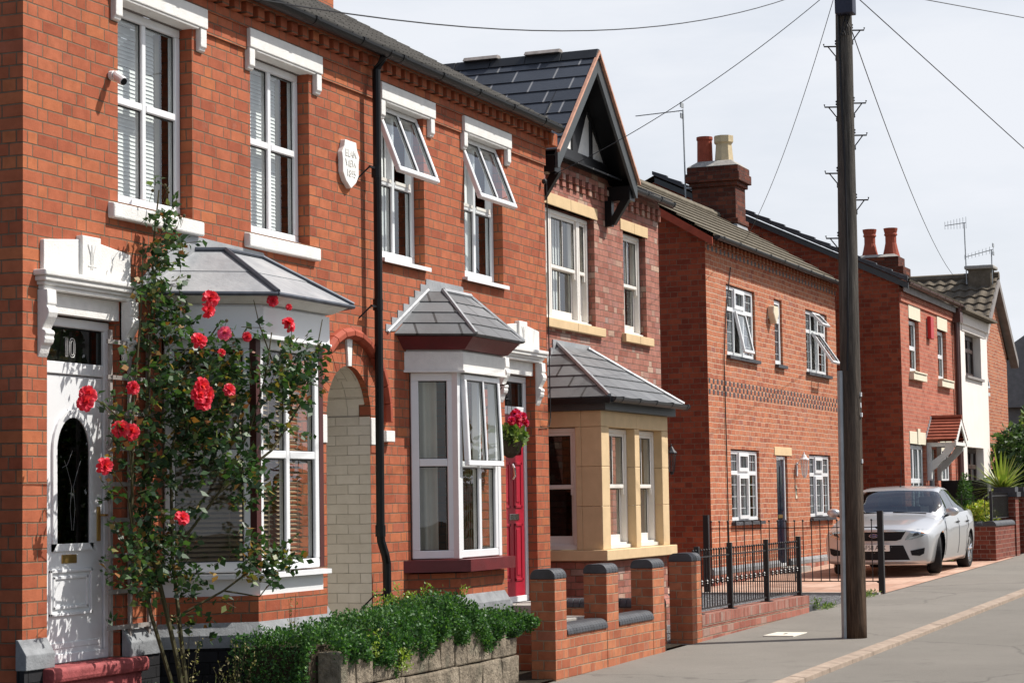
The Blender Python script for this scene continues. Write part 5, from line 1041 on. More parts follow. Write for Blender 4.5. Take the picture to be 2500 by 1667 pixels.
# ------------------------------------------------------------------ plants
def sample_ellipsoids(E, n, shell=.55):
    w = np.array([e[3]*e[4]*e[5] for e in E])**(2/3); idx = RNG.choice(len(E), n, p=w/w.sum()); d = RNG.normal(size=(n, 3)); d /= np.linalg.norm(d, axis=1)[:, None]
    r = (shell+(1-shell)*RNG.random(n)**.6)[:, None]; A = np.array(E); return A[idx, :3]+d*r*A[idx, 3:6], d
HG = thing('box_hedge', 'clipped green box hedge spilling over the rough stone wall', 'hedge', (3.2, -1.2, .1))
n = 46000; P = []; O = []
xs_ = RNG.random(n)*3.9+1.42; prof = RNG.random(n)
topz = .80+.075*np.sin(xs_*2.1+.6)+.05*np.sin(xs_*5.3)+.025*np.sin(xs_*13.); topz = topz-np.clip((xs_-4.3)/.9, 0, 1)**2*.10-np.clip((1.6-xs_)/.9, 0, 1)**2*.05
hang = .53+.05*np.sin(xs_*4.1)+.05*np.sin(xs_*9.7+1)-.14*np.exp(-((xs_-2.05)/.13)**2)-.13*np.exp(-((xs_-2.52)/.10)**2)-.06*np.exp(-((xs_-3.2)/.12)**2); hang = np.where(xs_ < 1.62, .05, hang)
th_ = prof*(math.pi*.62); front = prof < .62
a = np.where(front, prof/.62, 0); yy = np.where(front, -1.50-.06*np.sin(a*math.pi)+.13*a**3, -1.40+(prof-.62)/.38*.62); zz = np.where(front, hang+(topz-hang)*a, topz-.10*((prof-.62)/.38)**2)
yy = np.where(xs_ < 1.62, np.where(front, -1.30-.03*np.sin(a*9), yy), yy)
bump = .035*np.sin(xs_*17+zz*13)+.03*np.sin(xs_*31-zz*21+yy*15); depth = RNG.random(n)**1.7*.09
on = np.where(front[:, None], np.stack([0*a, -1+.4*a, .25+.7*a], 1), np.array([0, -.15, 1.])); P = np.stack([xs_, yy, zz], 1)+on*(bump-depth)[:, None]+RNG.normal(size=(n, 3))*.012
V, F = leaves(P, .026, on, .62, .0, .3, .4, .35); np_mesh('foliage', V, F, 'leaf_box', HG)['kind'] = 'stuff'
nn_ = 3000; P = np.stack([np.full(nn_, 1.40)+RNG.random(nn_)*.06, -1.36+RNG.random(nn_)*.62, .1+RNG.random(nn_)*.66], 1); V, F = leaves(P, .026, np.array([-1, 0, .2]), .62, 0, .3, .4, .35); np_mesh('end_foliage', V, F, 'leaf_box', HG)['kind'] = 'stuff'
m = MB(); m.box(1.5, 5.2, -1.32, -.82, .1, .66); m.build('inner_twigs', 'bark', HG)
P = []
for x in (3.05, 3.25, 3.42, 3.62, 3.72, 3.9, 4.0, 4.75): 
    h = random.uniform(.06, .16); P += [(x+random.gauss(0, .015)+.02*i/40, -1.1+random.gauss(0, .02), .86+h*i/40) for i in range(70*1) for _ in (0,) if i < 40]
P += [(2.52+random.gauss(0, .05), -1.57+random.gauss(0, .02), .42+random.random()*.16) for _ in range(170)]+[(2.07+random.gauss(0, .03), -1.57+random.gauss(0, .02), .55+random.random()*.2) for _ in range(60)]
V, F = leaves(np.array(P), .024, np.array([0, -.3, .9]), .55, 0, .3, .4, .4); np_mesh('young_shoot', V, F, 'leaf_box_young', HG)['kind'] = 'stuff'
# climbing rose
RB = thing('climbing_rose', 'tall climbing rose full of red blooms between the white door and the lead-roofed bay', 'rose bush', (1.25, -.45, .1))
stems = []
def stem(pts, r0, r1): stems.append(([Vector(p) for p in pts], r0, r1))
stem([(1.28, -.50, .05), (1.24, -.42, .6), (1.16, -.26, 1.4), (1.20, -.20, 2.2), (1.35, -.16, 3.0), (1.40, -.14, 3.5), (1.52, -.12, 3.95)], .022, .006)
stem([(1.30, -.50, .05), (1.34, -.40, .7), (1.42, -.28, 1.3), (1.50, -.22, 2.0), (1.58, -.3, 2.6), (1.75, -.5, 3.0)], .020, .006)
stem([(1.26, -.48, .1), (1.10, -.30, .9), (.98, -.22, 1.6), (1.0, -.22, 2.3), (1.18, -.18, 3.1), (1.30, -.12, 3.55)], .018, .005)
stem([(1.40, -.28, 1.3), (1.62, -.55, 1.75), (1.72, -.75, 2.2), (1.78, -.85, 2.6), (1.85, -.86, 2.9)], .012, .005)
stem([(1.62, -.55, 1.75), (1.95, -.80, 2.05), (2.3, -.86, 2.4), (2.5, -.88, 2.75), (2.62, -.88, 3.05)], .011, .004)
stem([(1.36, -.4, .9), (1.55, -.62, 1.05), (1.80, -.80, 1.25), (2.15, -.88, 1.42)], .010, .004)
stem([(1.55, -.62, 1.05), (1.75, -.8, 1.0), (1.9, -.86, 1.15)], .008, .003)
stem([(1.0, -.22, 2.0), (.72, -.30, 2.25), (.40, -.36, 2.35), (.18, -.38, 2.38)], .007, .003); stem([(1.0, -.22, 1.7), (.8, -.32, 2.0), (.66, -.38, 2.15)], .007, .003); stem([(.98, -.22, 1.5), (.7, -.36, 1.75), (.46, -.38, 1.92)], .007, .003)
stem([(1.78, -.85, 2.4), (1.95, -.88, 2.6), (2.2, -.86, 2.75), (2.55, -.86, 2.60)], .007, .003); stem([(1.85, -.86, 2.7), (1.70, -.84, 2.95), (1.62, -.84, 3.12)], .006, .003)
m = MB()
for pts, r0, r1 in stems: m.tube(pts, [r0+(r1-r0)*i/(len(pts)-1) for i in range(len(pts))], 6)
st_o = m.build('stem', 'rose_stem', RB)
def along(pts, n):
    L = [(pts[i+1]-pts[i]).length for i in range(len(pts)-1)]; out = []
    for _ in range(n):
        t = random.random()*sum(L); i = 0
        while t > L[i]: t -= L[i]; i += 1
        out.append(pts[i].lerp(pts[i+1], t/L[i]))
    return out
tw = MB(); LP = []
ELL = [(1.20, -.24, 2.0, .40, .16, .55, 90), (1.45, -.34, 2.45, .42, .22, .38, 95), (1.12, -.22, 1.45, .36, .16, .38, 60), (1.38, -.20, 3.0, .26, .12, .42, 60), (1.50, -.16, 3.55, .22, .08, .36, 34), (1.62, -.62, 2.45, .34, .2, .42, 80), (2.05, -.84, 2.62, .30, .12, .24, 46), (2.32, -.88, 2.66, .18, .10, .22, 24), (1.62, -.72, 1.9, .24, .14, .30, 26), (1.70, -.78, 1.22, .26, .12, .18, 28), (1.92, -.86, 1.26, .16, .08, .10, 10), (1.3, -.4, 1.05, .25, .14, .3, 26), (.62, -.32, 2.18, .22, .08, .2, 9), (1.0, -.25, 1.2, .22, .12, .2, 22), (1.55, -.5, 2.1, .34, .2, .3, 55), (2.05, -.86, 2.35, .2, .1, .16, 10)]
for (cx, cy, cz, rx, ry, rz, k) in ELL:
    for _ in range(k):
        d = Vector((random.gauss(0, .55), random.gauss(0, .55), random.gauss(0, .55))); p = Vector((cx+d.x*rx, min(cy+d.y*ry, -.04), cz+d.z*rz)); dr = Vector((random.gauss(0, 1), random.gauss(-.5, .7), random.gauss(.25, .6))).normalized(); q = p+dr*random.uniform(.07, .17); tw.tube([p, q], .0025, 4)
        for f in (.25, .5, .75, 1.): 
            for s in (-1, 1): LP.append(tuple(p.lerp(q, f)+Vector((random.gauss(0, .022), random.gauss(0, .022), random.gauss(0, .022)))))
tw.build('twig', 'rose_stem', RB)['kind'] = 'stuff'
LP = np.array(LP); V, F = leaves(LP, .056, np.array([.1, -.75, .25]), .66, .55, .35, .45, .42); np_mesh('foliage', V, F, 'leaf_rose', RB)['kind'] = 'stuff'
def bloom(parent, c, r, mat='petal_rose', name='bloom', face=(-.55, -.75, .25)):
    c = np.array(c); ax = np.array(face)+RNG.normal(size=3)*.25; ax /= np.linalg.norm(ax); a = np.cross(ax, [0, 0, 1.]); a /= np.linalg.norm(a); b = np.cross(ax, a); V = []; F = []
    for ringi, (k, op, L) in enumerate(((5, .15, .55), (6, .45, .75), (7, .85, .95), (8, 1.2, 1.05), (7, 1.55, 1.0))):
        for j in range(k):
            th = 2*math.pi*(j+.5*ringi)/k+RNG.normal()*.15; op_ = op+RNG.normal()*.14; rad = a*math.cos(th)+b*math.sin(th); tan = -a*math.sin(th)+b*math.cos(th); w = L*r*.62; base = c-ax*r*.25
            for (t0, w0) in ((0., .25), (.45, .9), (.8, 1.05), (1., .6)):
                o_ = op_*(.55+.6*t0); p = base+(rad*math.sin(o_)+ax*math.cos(o_))*L*r*t0; V += [p-tan*w*w0*.5+ax*.08*r*(t0 > .3), p-ax*r*.05*t0, p+tan*w*w0*.5+ax*.08*r*(t0 > .3)]
            n0 = len(V)-12
            for q in range(3): F += [(n0+q*3, n0+q*3+1, n0+q*3+4, n0+q*3+3), (n0+q*3+1, n0+q*3+2, n0+q*3+5, n0+q*3+4)]
    o = np_mesh(name, np.array(V), np.array(F), mat, parent, True); return o
for (x, y, z, r, mt) in [(1.05, -.82, 3.09, .072, 0), (1.02, -.82, 3.00, .068, 0), (2.02, -.78, 3.15, .052, 0), (2.235, -.80, 3.12, .030, 0), (2.23, -.80, 3.005, .058, 0), (2.25, -.80, 2.975, .05, 0), (.92, -.80, 2.79, .068, 0), (1.27, -.80, 2.86, .06, 1), (1.595, -.80, 2.855, .042, 0), (1.225, -.80, 2.72, .035, 0), (.955, -.80, 2.47, .078, 0), (.99, -.82, 2.41, .078, 0), (.92, -.80, 2.41, .072, 0), (.97, -.8, 2.36, .07, 0), (1.34, -.8, 2.464, .056, 0), (.78, -.36, 2.47, .058, 0), (.19, -.38, 2.40, .072, 0), (.165, -.38, 2.345, .07, 0), (.24, -.38, 2.39, .05, 0), (.59, -.38, 2.18, .072, 0), (.72, -.38, 2.165, .070, 0), (.43, -.36, 1.93, .07, 0), (.69, -.80, 1.578, .062, 0)]:
    bloom(RB, (x, y, z), r*.86, 'petal_pink' if mt else 'petal_rose')
m = MB()
for (x, y, z) in [(1.60, -.14, 3.97), (1.57, -.14, 3.99), (1.63, -.13, 3.95), (1.40, -.14, 3.93), (1.78, -.13, 3.80), (1.80, -.13, 3.78), (1.84, -.14, 3.80), (1.3, -.8, 2.95), (2.6, -.86, 2.85)]: m.ball((x, y, z), .013, 7, 5); m.tube([(x, y, z), (x-.02, y+.02, z-.09)], .002, 4)
m.each('rose_hip', 'rose_stem', RB, 2)
TR = thing('trellis', 'weathered grey wooden trellis behind the climbing rose', 'trellis', (1.25, -.04, 1.2)); m = MB()
for x in (1.0, 1.25, 1.5): m.box(x, x+.03, -.035, -.015, .62, 2.9)
for k in range(9): m.box(.95, 1.58, -.05, -.0355, .8+k*.25, .83+k*.25)
m.build('lattice', 'weathered_wood', TR)
# weeds and grasses at the foot of the bay
def weed(x, y, z0, h, n, dry, label, name='weed', spread=.10):
    t = thing(name, label, 'weed', (x, y, z0), None); m = MB(); hd = []
    for _ in range(n):
        a = random.uniform(0, 2*math.pi); s = random.uniform(.2, 1)*spread; hh = h*random.uniform(.6, 1.); p = [(x, y, z0), (x+s*.3*math.cos(a), y+s*.3*math.sin(a), z0+hh*.5), (x+s*math.cos(a), y+s*math.sin(a), z0+hh)]; m.tube(p, [.004, .003, .0015], 4)
        for k in range(26): f = random.uniform(.45, 1); hd.append((x+s*f*math.cos(a)+random.gauss(0, .014), y+s*f*math.sin(a)+random.gauss(0, .014), z0+hh*f))
    m.build('stalk', 'rose_stem', t); V, F = leaves(np.array(hd), .022, np.array([0, -.3, .6]), .4, .1, .2, .5, .4); np_mesh('seed_head', V, F, 'weed_dry' if dry else 'leaf_bright', t)['kind'] = 'stuff'
weed(1.30, -.85, .1, .62, 9, True, 'dry bushy weed with pale seed heads in front of the black bay base', spread=.22); weed(1.52, -.95, .1, .50, 9, True, 'second dry weed with white tufts beside the bushy weed', spread=.18)
weed(.98, -.66, .1, .85, 4, True, 'thin brown grass spikes left of the weeds at the rose foot', spread=.10); weed(2.05, -.90, .1, .95, 3, True, 'tall thin stalk with dark seeds in front of the bay apron', spread=.08)
weed(1.75, -1.1, .1, .30, 9, False, 'small green weed with orange flowers at the hedge end', spread=.16)
GR = []
t = thing('grass', 'rough grass and low greenery under the red doorstep', 'grass', (.9, -.7, .05)); 
for _ in range(240):
    x, y = random.uniform(.2, 2.0), random.uniform(-1.2, -.35); hh = random.uniform(.12, .42); a = random.uniform(0, 6.28); b = random.uniform(.05, .16); p0 = np.array((x, y, .05)); p1 = p0+[b*.35*math.cos(a), b*.35*math.sin(a), hh*.6]; p2 = p0+[b*math.cos(a), b*math.sin(a), hh]; w = np.array((-math.sin(a), math.cos(a), 0))*.005; GR += [p0-w, p0+w, p1+w, p1-w, p1-w, p1+w, p2+w*.2, p2-w*.2]
np_mesh('blade', np.array(GR), np.arange(len(GR)).reshape(-1, 4), 'grass_blade', t)['kind'] = 'stuff'
P, d = sample_ellipsoids([(.55, -.75, .25, .35, .2, .22), (.95, -.8, .15, .3, .2, .2), (1.8, -1.1, .2, .25, .15, .2)], 2600); V, F = leaves(P, .04, d, .6, .1, .3, .4, .4); np_mesh('low_leaf', V, F, 'leaf_tree', t)['kind'] = 'stuff'
# side gate at the extreme left
SG = thing('side_gate', 'dark slatted side gate at the left edge of the first house', 'gate', (-.2, .3, 0)); m = MB(); m.box(-.9, -.14, .30, .34, 0, 2.45); m.box(-.16, -.08, .27, .36, 0, 2.5); m.build('gate_leaf', 'box_blue', SG)
# hanging basket
HB = thing('hanging_basket', 'hanging basket of red geraniums in front of the red door', 'hanging basket', (7.88, -.30, 2.2)); m = MB(); m.lathe([(.02, -.17), (.085, -.13), (.125, -.05), (.135, 0)], (7.88, -.28, 2.25), 14); m.build('basket', 'bark', HB)
m = MB(); m.tube([(7.88, 0, 2.78), (7.88, -.28, 2.82)], .008, 5); m.tube([(7.88, 0, 2.55), (7.88, -.2, 2.79)], .006, 5)
for s in (-1, 1): m.tube([(7.88, -.28, 2.82), (7.88+s*.13, -.28, 2.25)], .003, 4)
m.build('bracket', 'black_iron', HB)
P, d = sample_ellipsoids([(7.88, -.28, 2.30, .16, .15, .11)], 420, .3); V, F = leaves(P, .06, d, .8, .2, .3, .4, .4); np_mesh('foliage', V, F, 'leaf_bright', HB)['kind'] = 'stuff'
for _ in range(13): bloom(HB, (7.9+random.gauss(.05, .09), -.28+random.gauss(-.04, .08), 2.44+random.gauss(0, .07)), .045, 'petal_basket')
# ------------------------------------------------------------------ trees and shrubs of the far end
def tree(name, label, cat, base, E, n, size, mat, trunk=None, group=None, outw=.4, asp=.6, extra=()):
    t = thing(name, label, cat, base, group)
    if trunk:
        m = MB(); h, r = trunk; b = Vector(base); m.tube([b, b+Vector((.05, 0, h*.5)), b+Vector((0, .05, h))], [r, r*.75, r*.5], 8)
        for e in E[:6]: m.tube([b+Vector((0, 0, h*.7)), Vector(e[:3])], [r*.4, r*.12], 6)
        m.build('trunk', 'bark', t)
    P, d = sample_ellipsoids(E, n); V, F = leaves(P, size, d, asp, .3, .3, .4, outw); np_mesh('crown', V, F, mat, t)
    for (EE, k, s, mt, nm) in extra: P, d = sample_ellipsoids(EE, k); V, F = leaves(P, s, d, .6, .2, .3, .4, .5); np_mesh(nm, V, F, mt, t)
    return t
tree('buddleia_bush', 'large leafy bush with purple flower spikes right of the cream house', 'bush', (44.5, -1.0, .5), [(44.6+random.uniform(-1.8, 2.2), -.9+random.uniform(-.6, .8), random.uniform(1.2, 4.0), .7, .6, .55) for _ in range(26)], 16000, .15, 'leaf_bright', (2.2, .12), extra=[([(44.0+random.uniform(-1.6, 2.0), -1.4+random.uniform(-.5, .6), random.uniform(2.4, 4.1), .09, .09, .25) for _ in range(22)], 1300, .07, 'petal_purple', 'flower_spike')])
tree('dark_tree', 'dark dense tree behind the yucca', 'tree', (42.8, -.8, .5), [(42.9+random.uniform(-1.0, 1.2), -.3+random.uniform(-.5, .6), random.uniform(1.2, 3.0), .75, .6, .55) for _ in range(16)], 9000, .15, 'leaf_tree', (1.8, .12))
tree('tall_tree', 'tall dark tree rising past the right edge of the frame', 'tree', (58, -1.0, .6), [(58+random.gauss(0, 1.5), -1.0+random.gauss(0, 1.0), random.uniform(3.0, 7.4), 1.1, .9, .8) for _ in range(26)], 12000, .24, 'leaf_tree', (4.5, .22))
tree('birch_tree', 'light feathery tree above the right edge behind the far gable', 'tree', (72, 1.0, .6), [(72+random.gauss(0, 1.2), 1.6+random.gauss(0, .9), random.uniform(5.0, 7.6), .8, .7, .7) for _ in range(14)], 3200, .22, 'leaf_bright', (5, .2))
tree('garden_tree', 'feathery evergreen tip showing between the black gable and the brick chimney', 'tree', (33.5, 9.6, .5), [(33.0+random.gauss(0, .7), 9.6+random.gauss(0, .8), 8.6+random.gauss(0, .75), .5, .5, .5) for _ in range(12)], 2600, .26, 'leaf_conifer', (8.2, .2), asp=.25)
YU = thing('yucca', 'spiky yucca bursting above the far brick planter', 'yucca', (33.6, -1.0, 1.0)); m = MB(); m.tube([(33.6, -1.0, .4), (33.6, -1.0, 1.7)], .10, 8); m.build('trunk', 'bark', YU); GR = []
for _ in range(150):
    a = random.uniform(0, 6.283); el = math.asin(random.uniform(-.35, 1)); L = random.uniform(.65, .98); d = np.array((math.cos(a)*math.cos(el), math.sin(a)*math.cos(el), math.sin(el))); p0 = np.array((33.6, -1.0, 1.72)); w = np.cross(d, [0, 0, 1.]); w = w/(np.linalg.norm(w)+1e-6)*.030; sag = np.array((0, 0, -.10*(1-math.sin(el)))); GR += [p0-w*.6, p0+w*.6, p0+d*L*.5+w, p0+d*L*.5-w, p0+d*L*.5-w, p0+d*L*.5+w, p0+d*L+sag+w*.1, p0+d*L+sag-w*.1]
np_mesh('leaf', np.array(GR), np.arange(len(GR)).reshape(-1, 4), 'leaf_yucca', YU)['kind'] = 'stuff'
tree('conifer_shrub', 'narrow bright green conifer behind the planter railing', 'shrub', (31.5, -.6, 1.0), [(31.5+s, -.6, z, r, r, .28) for s in (-.16, .12, .3) for z, r in ((1.1, .17), (1.4, .14), (1.65, .09), (1.8, .05))], 3800, .07, 'leaf_conifer', None, asp=.3, outw=.6)
tree('variegated_shrub', 'low yellow variegated shrub on the far brick planter', 'shrub', (30.0, -1.1, 1.05), [(29.75, -1.1, 1.25, .28, .2, .2), (30.3, -1.15, 1.28, .36, .2, .22), (30.9, -1.2, 1.2, .25, .15, .12)], 1800, .075, 'leaf_yellow', None)
# far planter wall, railing, piers, bin
PL = thing('planter_wall', 'far dark red brick planter with rounded blue coping past the silver car', 'wall', (30.6, -1.2, GZ(30))); m = MB(); m.box(29.45, 31.95, -1.52, .45, .1, 1.03); m.build('wall_panel', 'brick_garden', PL); coping_run(PL, 29.44, 31.8, -1.54, -1.28, 1.031, 1.13); coping_run(PL, 29.43, 29.70, -1.27, .45, 1.031, 1.13, 'y')
m = MB(); m.box(29.7, 31.8, -1.28, .4, .9, 1.06); m.build('planting_soil', 'soil', PL)
for x, lb in ((31.82, 'tall far brick pier with dark cap beside the planter railing'), (33.0, 'farther tall brick pier at the right edge of the frame')):
    t = thing('gate_pier', lb, 'pier', (x+.2, -1.35, GZ(x))); m = MB(); m.box(x, x+.42, -1.55, -1.12, .1, 1.58); m.build('shaft', 'brick_garden', t); m = MB(); m.box(x-.04, x+.46, -1.59, -1.08, 1.581, 1.68); m.box(x, x+.42, -1.55, -1.12, 1.681, 1.78); m.build('cap', 'blue_brick', t)
FR = thing('railing', 'fine black bar railing on the far brick planter', 'railing', (30.8, -1.41, 1.13))
m = MB(); m.box(29.66, 31.8, -1.42, -1.40, 1.60, 1.62); m.box(29.66, 31.8, -1.42, -1.40, 1.17, 1.19); x = 29.7
while x < 31.8: m.box(x-.006, x+.006, -1.416, -1.404, 1.17, 1.67); x += .09
m.box(29.65, 29.70, -1.44, -1.39, 1.13, 1.7); y = -1.3
while y < .4: m.box(29.66, 29.674, y-.007, y+.007, 1.17, 1.66); y += .22
m.box(29.66, 29.675, -1.4, .4, 1.55, 1.565); m.build('bars', 'black_iron', FR)
BN = thing('wheelie_bin', 'dark green wheelie bin behind the planter shrubs', 'bin', (32.4, -.1, .4)); m = MB(); m.hexa([(32.15, -.35, .42), (32.65, -.35, .42), (32.65, .2, .42), (32.15, .2, .42)], [(32.05, -.42, 1.42), (32.75, -.42, 1.42), (32.75, .28, 1.42), (32.05, .28, 1.42)]); m.build('body', 'bin_green', BN, bevel=.03); m = MB(); m.hexa([(32.0, -.46, 1.425), (32.8, -.46, 1.425), (32.8, .32, 1.425), (32.0, .32, 1.425)], [(32.06, -.40, 1.50), (32.74, -.40, 1.50), (32.74, .28, 1.50), (32.06, .28, 1.50)]); m.build('lid', 'bin_green', BN, bevel=.02)
GP = thing('garden_gate', 'dark upright garden gate beside the brown downpipes', 'gate', (35, -.3, .4)); m = MB(); m.box(34.6, 34.68, -.5, .45, .4, 1.95); m.box(34.55, 34.75, -.55, -.47, .4, 2.0); m.build('panel', 'black_plastic', GP)
# low weeds at the gravel edge
t = thing('weed', 'small green weeds along the gravel edge by the pole', 'weed', (16.5, -1.55, .2)); P, d = sample_ellipsoids([(15.6, -1.58, .22, .5, .06, .05), (17.9, -1.55, .25, .9, .08, .06), (15.3, -1.5, .26, .12, .06, .10), (29.2, -.4, .4, .3, .5, .06)], 900, .1); V, F = leaves(P, .05, np.array([0, 0, 1.]), .3, 0, .3, .4, .4); np_mesh('leaf', V, F, 'leaf_bright', t)['kind'] = 'stuff'
m = MB(); m.box(14.9, 16.3, -1.48, -1.36, .18, .27); tag(m.build('kerb_edging', 'blue_brick', None, bevel=.02), 'short dark edging block at the end of the low weathered wall', 'edging')
m = MB(); m.box(10.93, 11.53, -2.33, -1.985, GZ(11.2)-.06, GZ(11.53)+.006); cv = m.build('utility_cover', 'cover_cream', None, bevel=.004); tag(cv, 'pale rectangular utility cover set in the pavement near the pole', 'cover')
m = MB(); m.box(11.17, 11.29, -2.172, -2.150, GZ(11.53)+.0055, GZ(11.53)+.009); m.build('lifting_slot', 'ink', cv)
# ------------------------------------------------------------------ telegraph pole and wires
PB, PT = Vector((10.87, -3.02, .1)), Vector((11.235, -3.02, 8.9)); pa = lambda z: PB.lerp(PT, (z-.1)/8.8); rad = lambda z: .128-.0055*z
TP_ = thing('utility_pole', 'tall dark weathered wooden telegraph pole with climbing steps on the pavement', 'utility pole', (10.87, -3.02, .13))
m = MB(); zs = [.05+i*.25 for i in range(31)]; m.tube([pa(z) for z in zs], [rad(z)*(1+.012*math.sin(z*3.1)) for z in zs], 18); m.build('pole_shaft', 'pole_wood', TP_, smooth=True)
view = Vector((-.93, -.37, 0)); side = Vector((.37, -.93, 0))      # steps stick out to the two sides
m = MB(); c = pa(1.5)+Vector((-.10, .10, 0)); m.tube([pa(.1)+Vector((-.085, .09, 0)), pa(3.0)+Vector((-.085, .09, 0))], .036, 8); m.build('cable_guard', 'galv', TP_)
m = MB(); m.tube([pa(z)+Vector((-.115, .012, 0))*(rad(z)/.115)*1.0+Vector((0, .03*math.sin(z*1.1), 0)) for z in [3.0+.4*i for i in range(11)]], .012, 6); m.build('pole_cable', 'cable_black', TP_)
for z, s in ((6.78, 1), (6.60, -1), (5.96, 1), (5.92, -1), (5.60, 1), (5.18, -1), (4.88, 1), (4.46, -1)):
    d = side*s; b = pa(z)+d*rad(z); m = MB(); m.tube([b-d*.01, b+d*.13, b+d*.135+Vector((0, 0, .03))], .009, 6); m.tube([b+d*.09, b+Vector((0, 0, -.13))-d*.01], .007, 5)
    for q in (.06, .03, -.13, -.15): m.ball(b+Vector((0, 0, q)), .013, 6, 4)
    m.build('climbing_step', 'black_iron', TP_)
m = MB(); b = pa(7.05)+view*.13; m.box(b.x-.09, b.x+.09, b.y-.10, b.y+.10, 6.93, 7.4); m.build('junction_box', 'box_blue', TP_, bevel=.01)
m = MB()
for k in range(5): a = k*1.2; m.tube([b+Vector((0, .02*k-.04, -.1)), b+Vector((.02*math.cos(a), .05*math.sin(a), -.26)), pa(6.7)+view*.115+side*.03*(k-2)], .006, 5)
m.build('cable_tail', 'cable_black', TP_)
for z, w_, h_ in ((2.72, .03, .03), (2.60, .012, .035), (2.50, .035, .03), (2.0, .02, .03)):
    m = MB(); p = pa(z)+side*rad(z)*.85+view*rad(z)*.5; m.box(p.x-.015, p.x+.012, p.y-w_/2, p.y+w_/2, z, z+h_*1.5); m.build('pole_tag', 'white_upvc', TP_)
def wire(label, pts, r=.008, sag=.0):
    a, b = Vector(pts[0]), Vector(pts[1]); n = 24; m = MB(); m.tube([a.lerp(b, i/n)+Vector((0, 0, -4*sag*(i/n)*(1-i/n))) for i in range(n+1)], r, 5); return tag(m.build('overhead_wire', 'cable_black', None), label, 'wire', 'overhead telephone wires')
WIRES = [('wire sagging from the pole over the near roofs', 7.4, (-2.36, -2.71, 4.32), .40), ('wire running from the pole down to the corner bracket beside the red door house', 7.35, (9.75, -.1, 5.2), .15), ('thin wire from the pole to the roof of the double-fronted house', 7.5, (24.6, 1.9, 6.22), .28), ('wire from the pole to the far mossy pantile roof', 7.05, (46.5, 2.15, 7.60), .4), ('wire leaving the pole down to the right edge of the frame', 7.3, (26.5, -6.3, 4.06), .0), ('highest wire crossing the top right corner of the sky', 7.3, (26.2, -6.6, 8.96), .0)]
for i, (lb, z, e, sg) in enumerate(WIRES): wire(lb, (pa(z), e), .0045 if i < 3 else .006, sg)
m = MB(); m.tube([(9.70, -.02, 5.14), (9.71, -.02, 4.6), (9.69, -.02, 3.4), (9.70, -.02, 2.55), (9.66, -.02, 2.45), (9.40, -.02, 2.44)], .007, 5); m.ball((9.58, -.04, 5.10), .03, 8, 6); tag(m.build('wall_cable', 'cable_black', None), 'black cable clipped down the corner beside the red door', 'cable')
m = MB(); m.tube([(22.1, YH-.02, 5.45), (21.75, YH-.02, 4.6), (21.60, YH-.02, 3.9), (21.62, YH-.02, 2.6), (21.64, YH-.02, .5)], .010, 5); tag(m.build('wall_cable', 'cable_black', None), 'thin dark cable down the front of the double-fronted house', 'cable')
# ------------------------------------------------------------------ silver car on the driveway
def cr_interp(keys, xs):
    K = np.array([k for k, _ in keys]); A = np.array([v for _, v in keys], float); out = []
    for x in xs:
        i = int(np.clip(np.searchsorted(K, x)-1, 0, len(K)-2)); t = (x-K[i])/(K[i+1]-K[i]); p1, p2 = A[i], A[i+1]
        m1 = (A[i+1]-A[i-1])/(K[i+1]-K[i-1])*(K[i+1]-K[i]) if i > 0 else (p2-p1); m2 = (A[i+2]-A[i])/(K[i+2]-K[i])*(K[i+1]-K[i]) if i+2 < len(K) else (p2-p1)
        out.append((2*t**3-3*t*t+1)*p1+(t**3-2*t*t+t)*m1+(-2*t**3+3*t*t)*p2+(t**3-t*t)*m2)
    return np.array(out)
# control sections: x from the nose -> sill(y,z) bulge(y,z) shoulder(y,z) rail(y,z) centre z
SEC = [(0.00, [.80, .24, .845, .50, .79, .70, .50, .745, .76]), (.06, [.84, .20, .885, .50, .83, .715, .54, .775, .79]), (.22, [.855, .19, .905, .52, .855, .74, .58, .825, .845]), (.60, [.86, .19, .915, .55, .875, .80, .62, .895, .915]), (1.05, [.87, .19, .935, .56, .90, .87, .66, .955, .975]), (1.30, [.87, .19, .937, .56, .905, .90, .67, .99, 1.01]),
       (1.62, [.87, .19, .938, .56, .908, .925, .80, 1.18, 1.215]), (2.02, [.87, .19, .94, .56, .908, .945, .70, 1.38, 1.425]), (2.45, [.87, .19, .94, .57, .905, .96, .66, 1.435, 1.485]), (3.0, [.87, .19, .94, .58, .90, .975, .64, 1.43, 1.485]), (3.55, [.87, .19, .94, .60, .895, 1.0, .60, 1.36, 1.41]), (4.0, [.86, .20, .93, .62, .875, 1.02, .60, 1.20, 1.24]), (4.42, [.84, .22, .90, .64, .84, 1.03, .60, 1.075, 1.09]), (4.68, [.80, .26, .84, .64, .79, 1.0, .56, 1.03, 1.04]), (4.78, [.70, .34, .74, .62, .70, .92, .5, .95, .96])]
NX = 120; xs = np.unique(np.concatenate([np.linspace(0, .3, 14), np.linspace(.3, 4.5, 96), np.linspace(4.5, 4.78, 10)])); S = cr_interp(SEC, xs); NS = 6
CP = lambda s: [(0., s[1]-.01), (s[0]-.12, s[1]-.005), (s[0], s[1]+.02), (s[2], s[3]), (s[4], s[5]), (s[6], s[7]), (s[6]*.55, s[7]+(s[8]-s[7])*.72), (0., s[8])]
seg = [2, 2, 6, 8, 8, 3, 3]
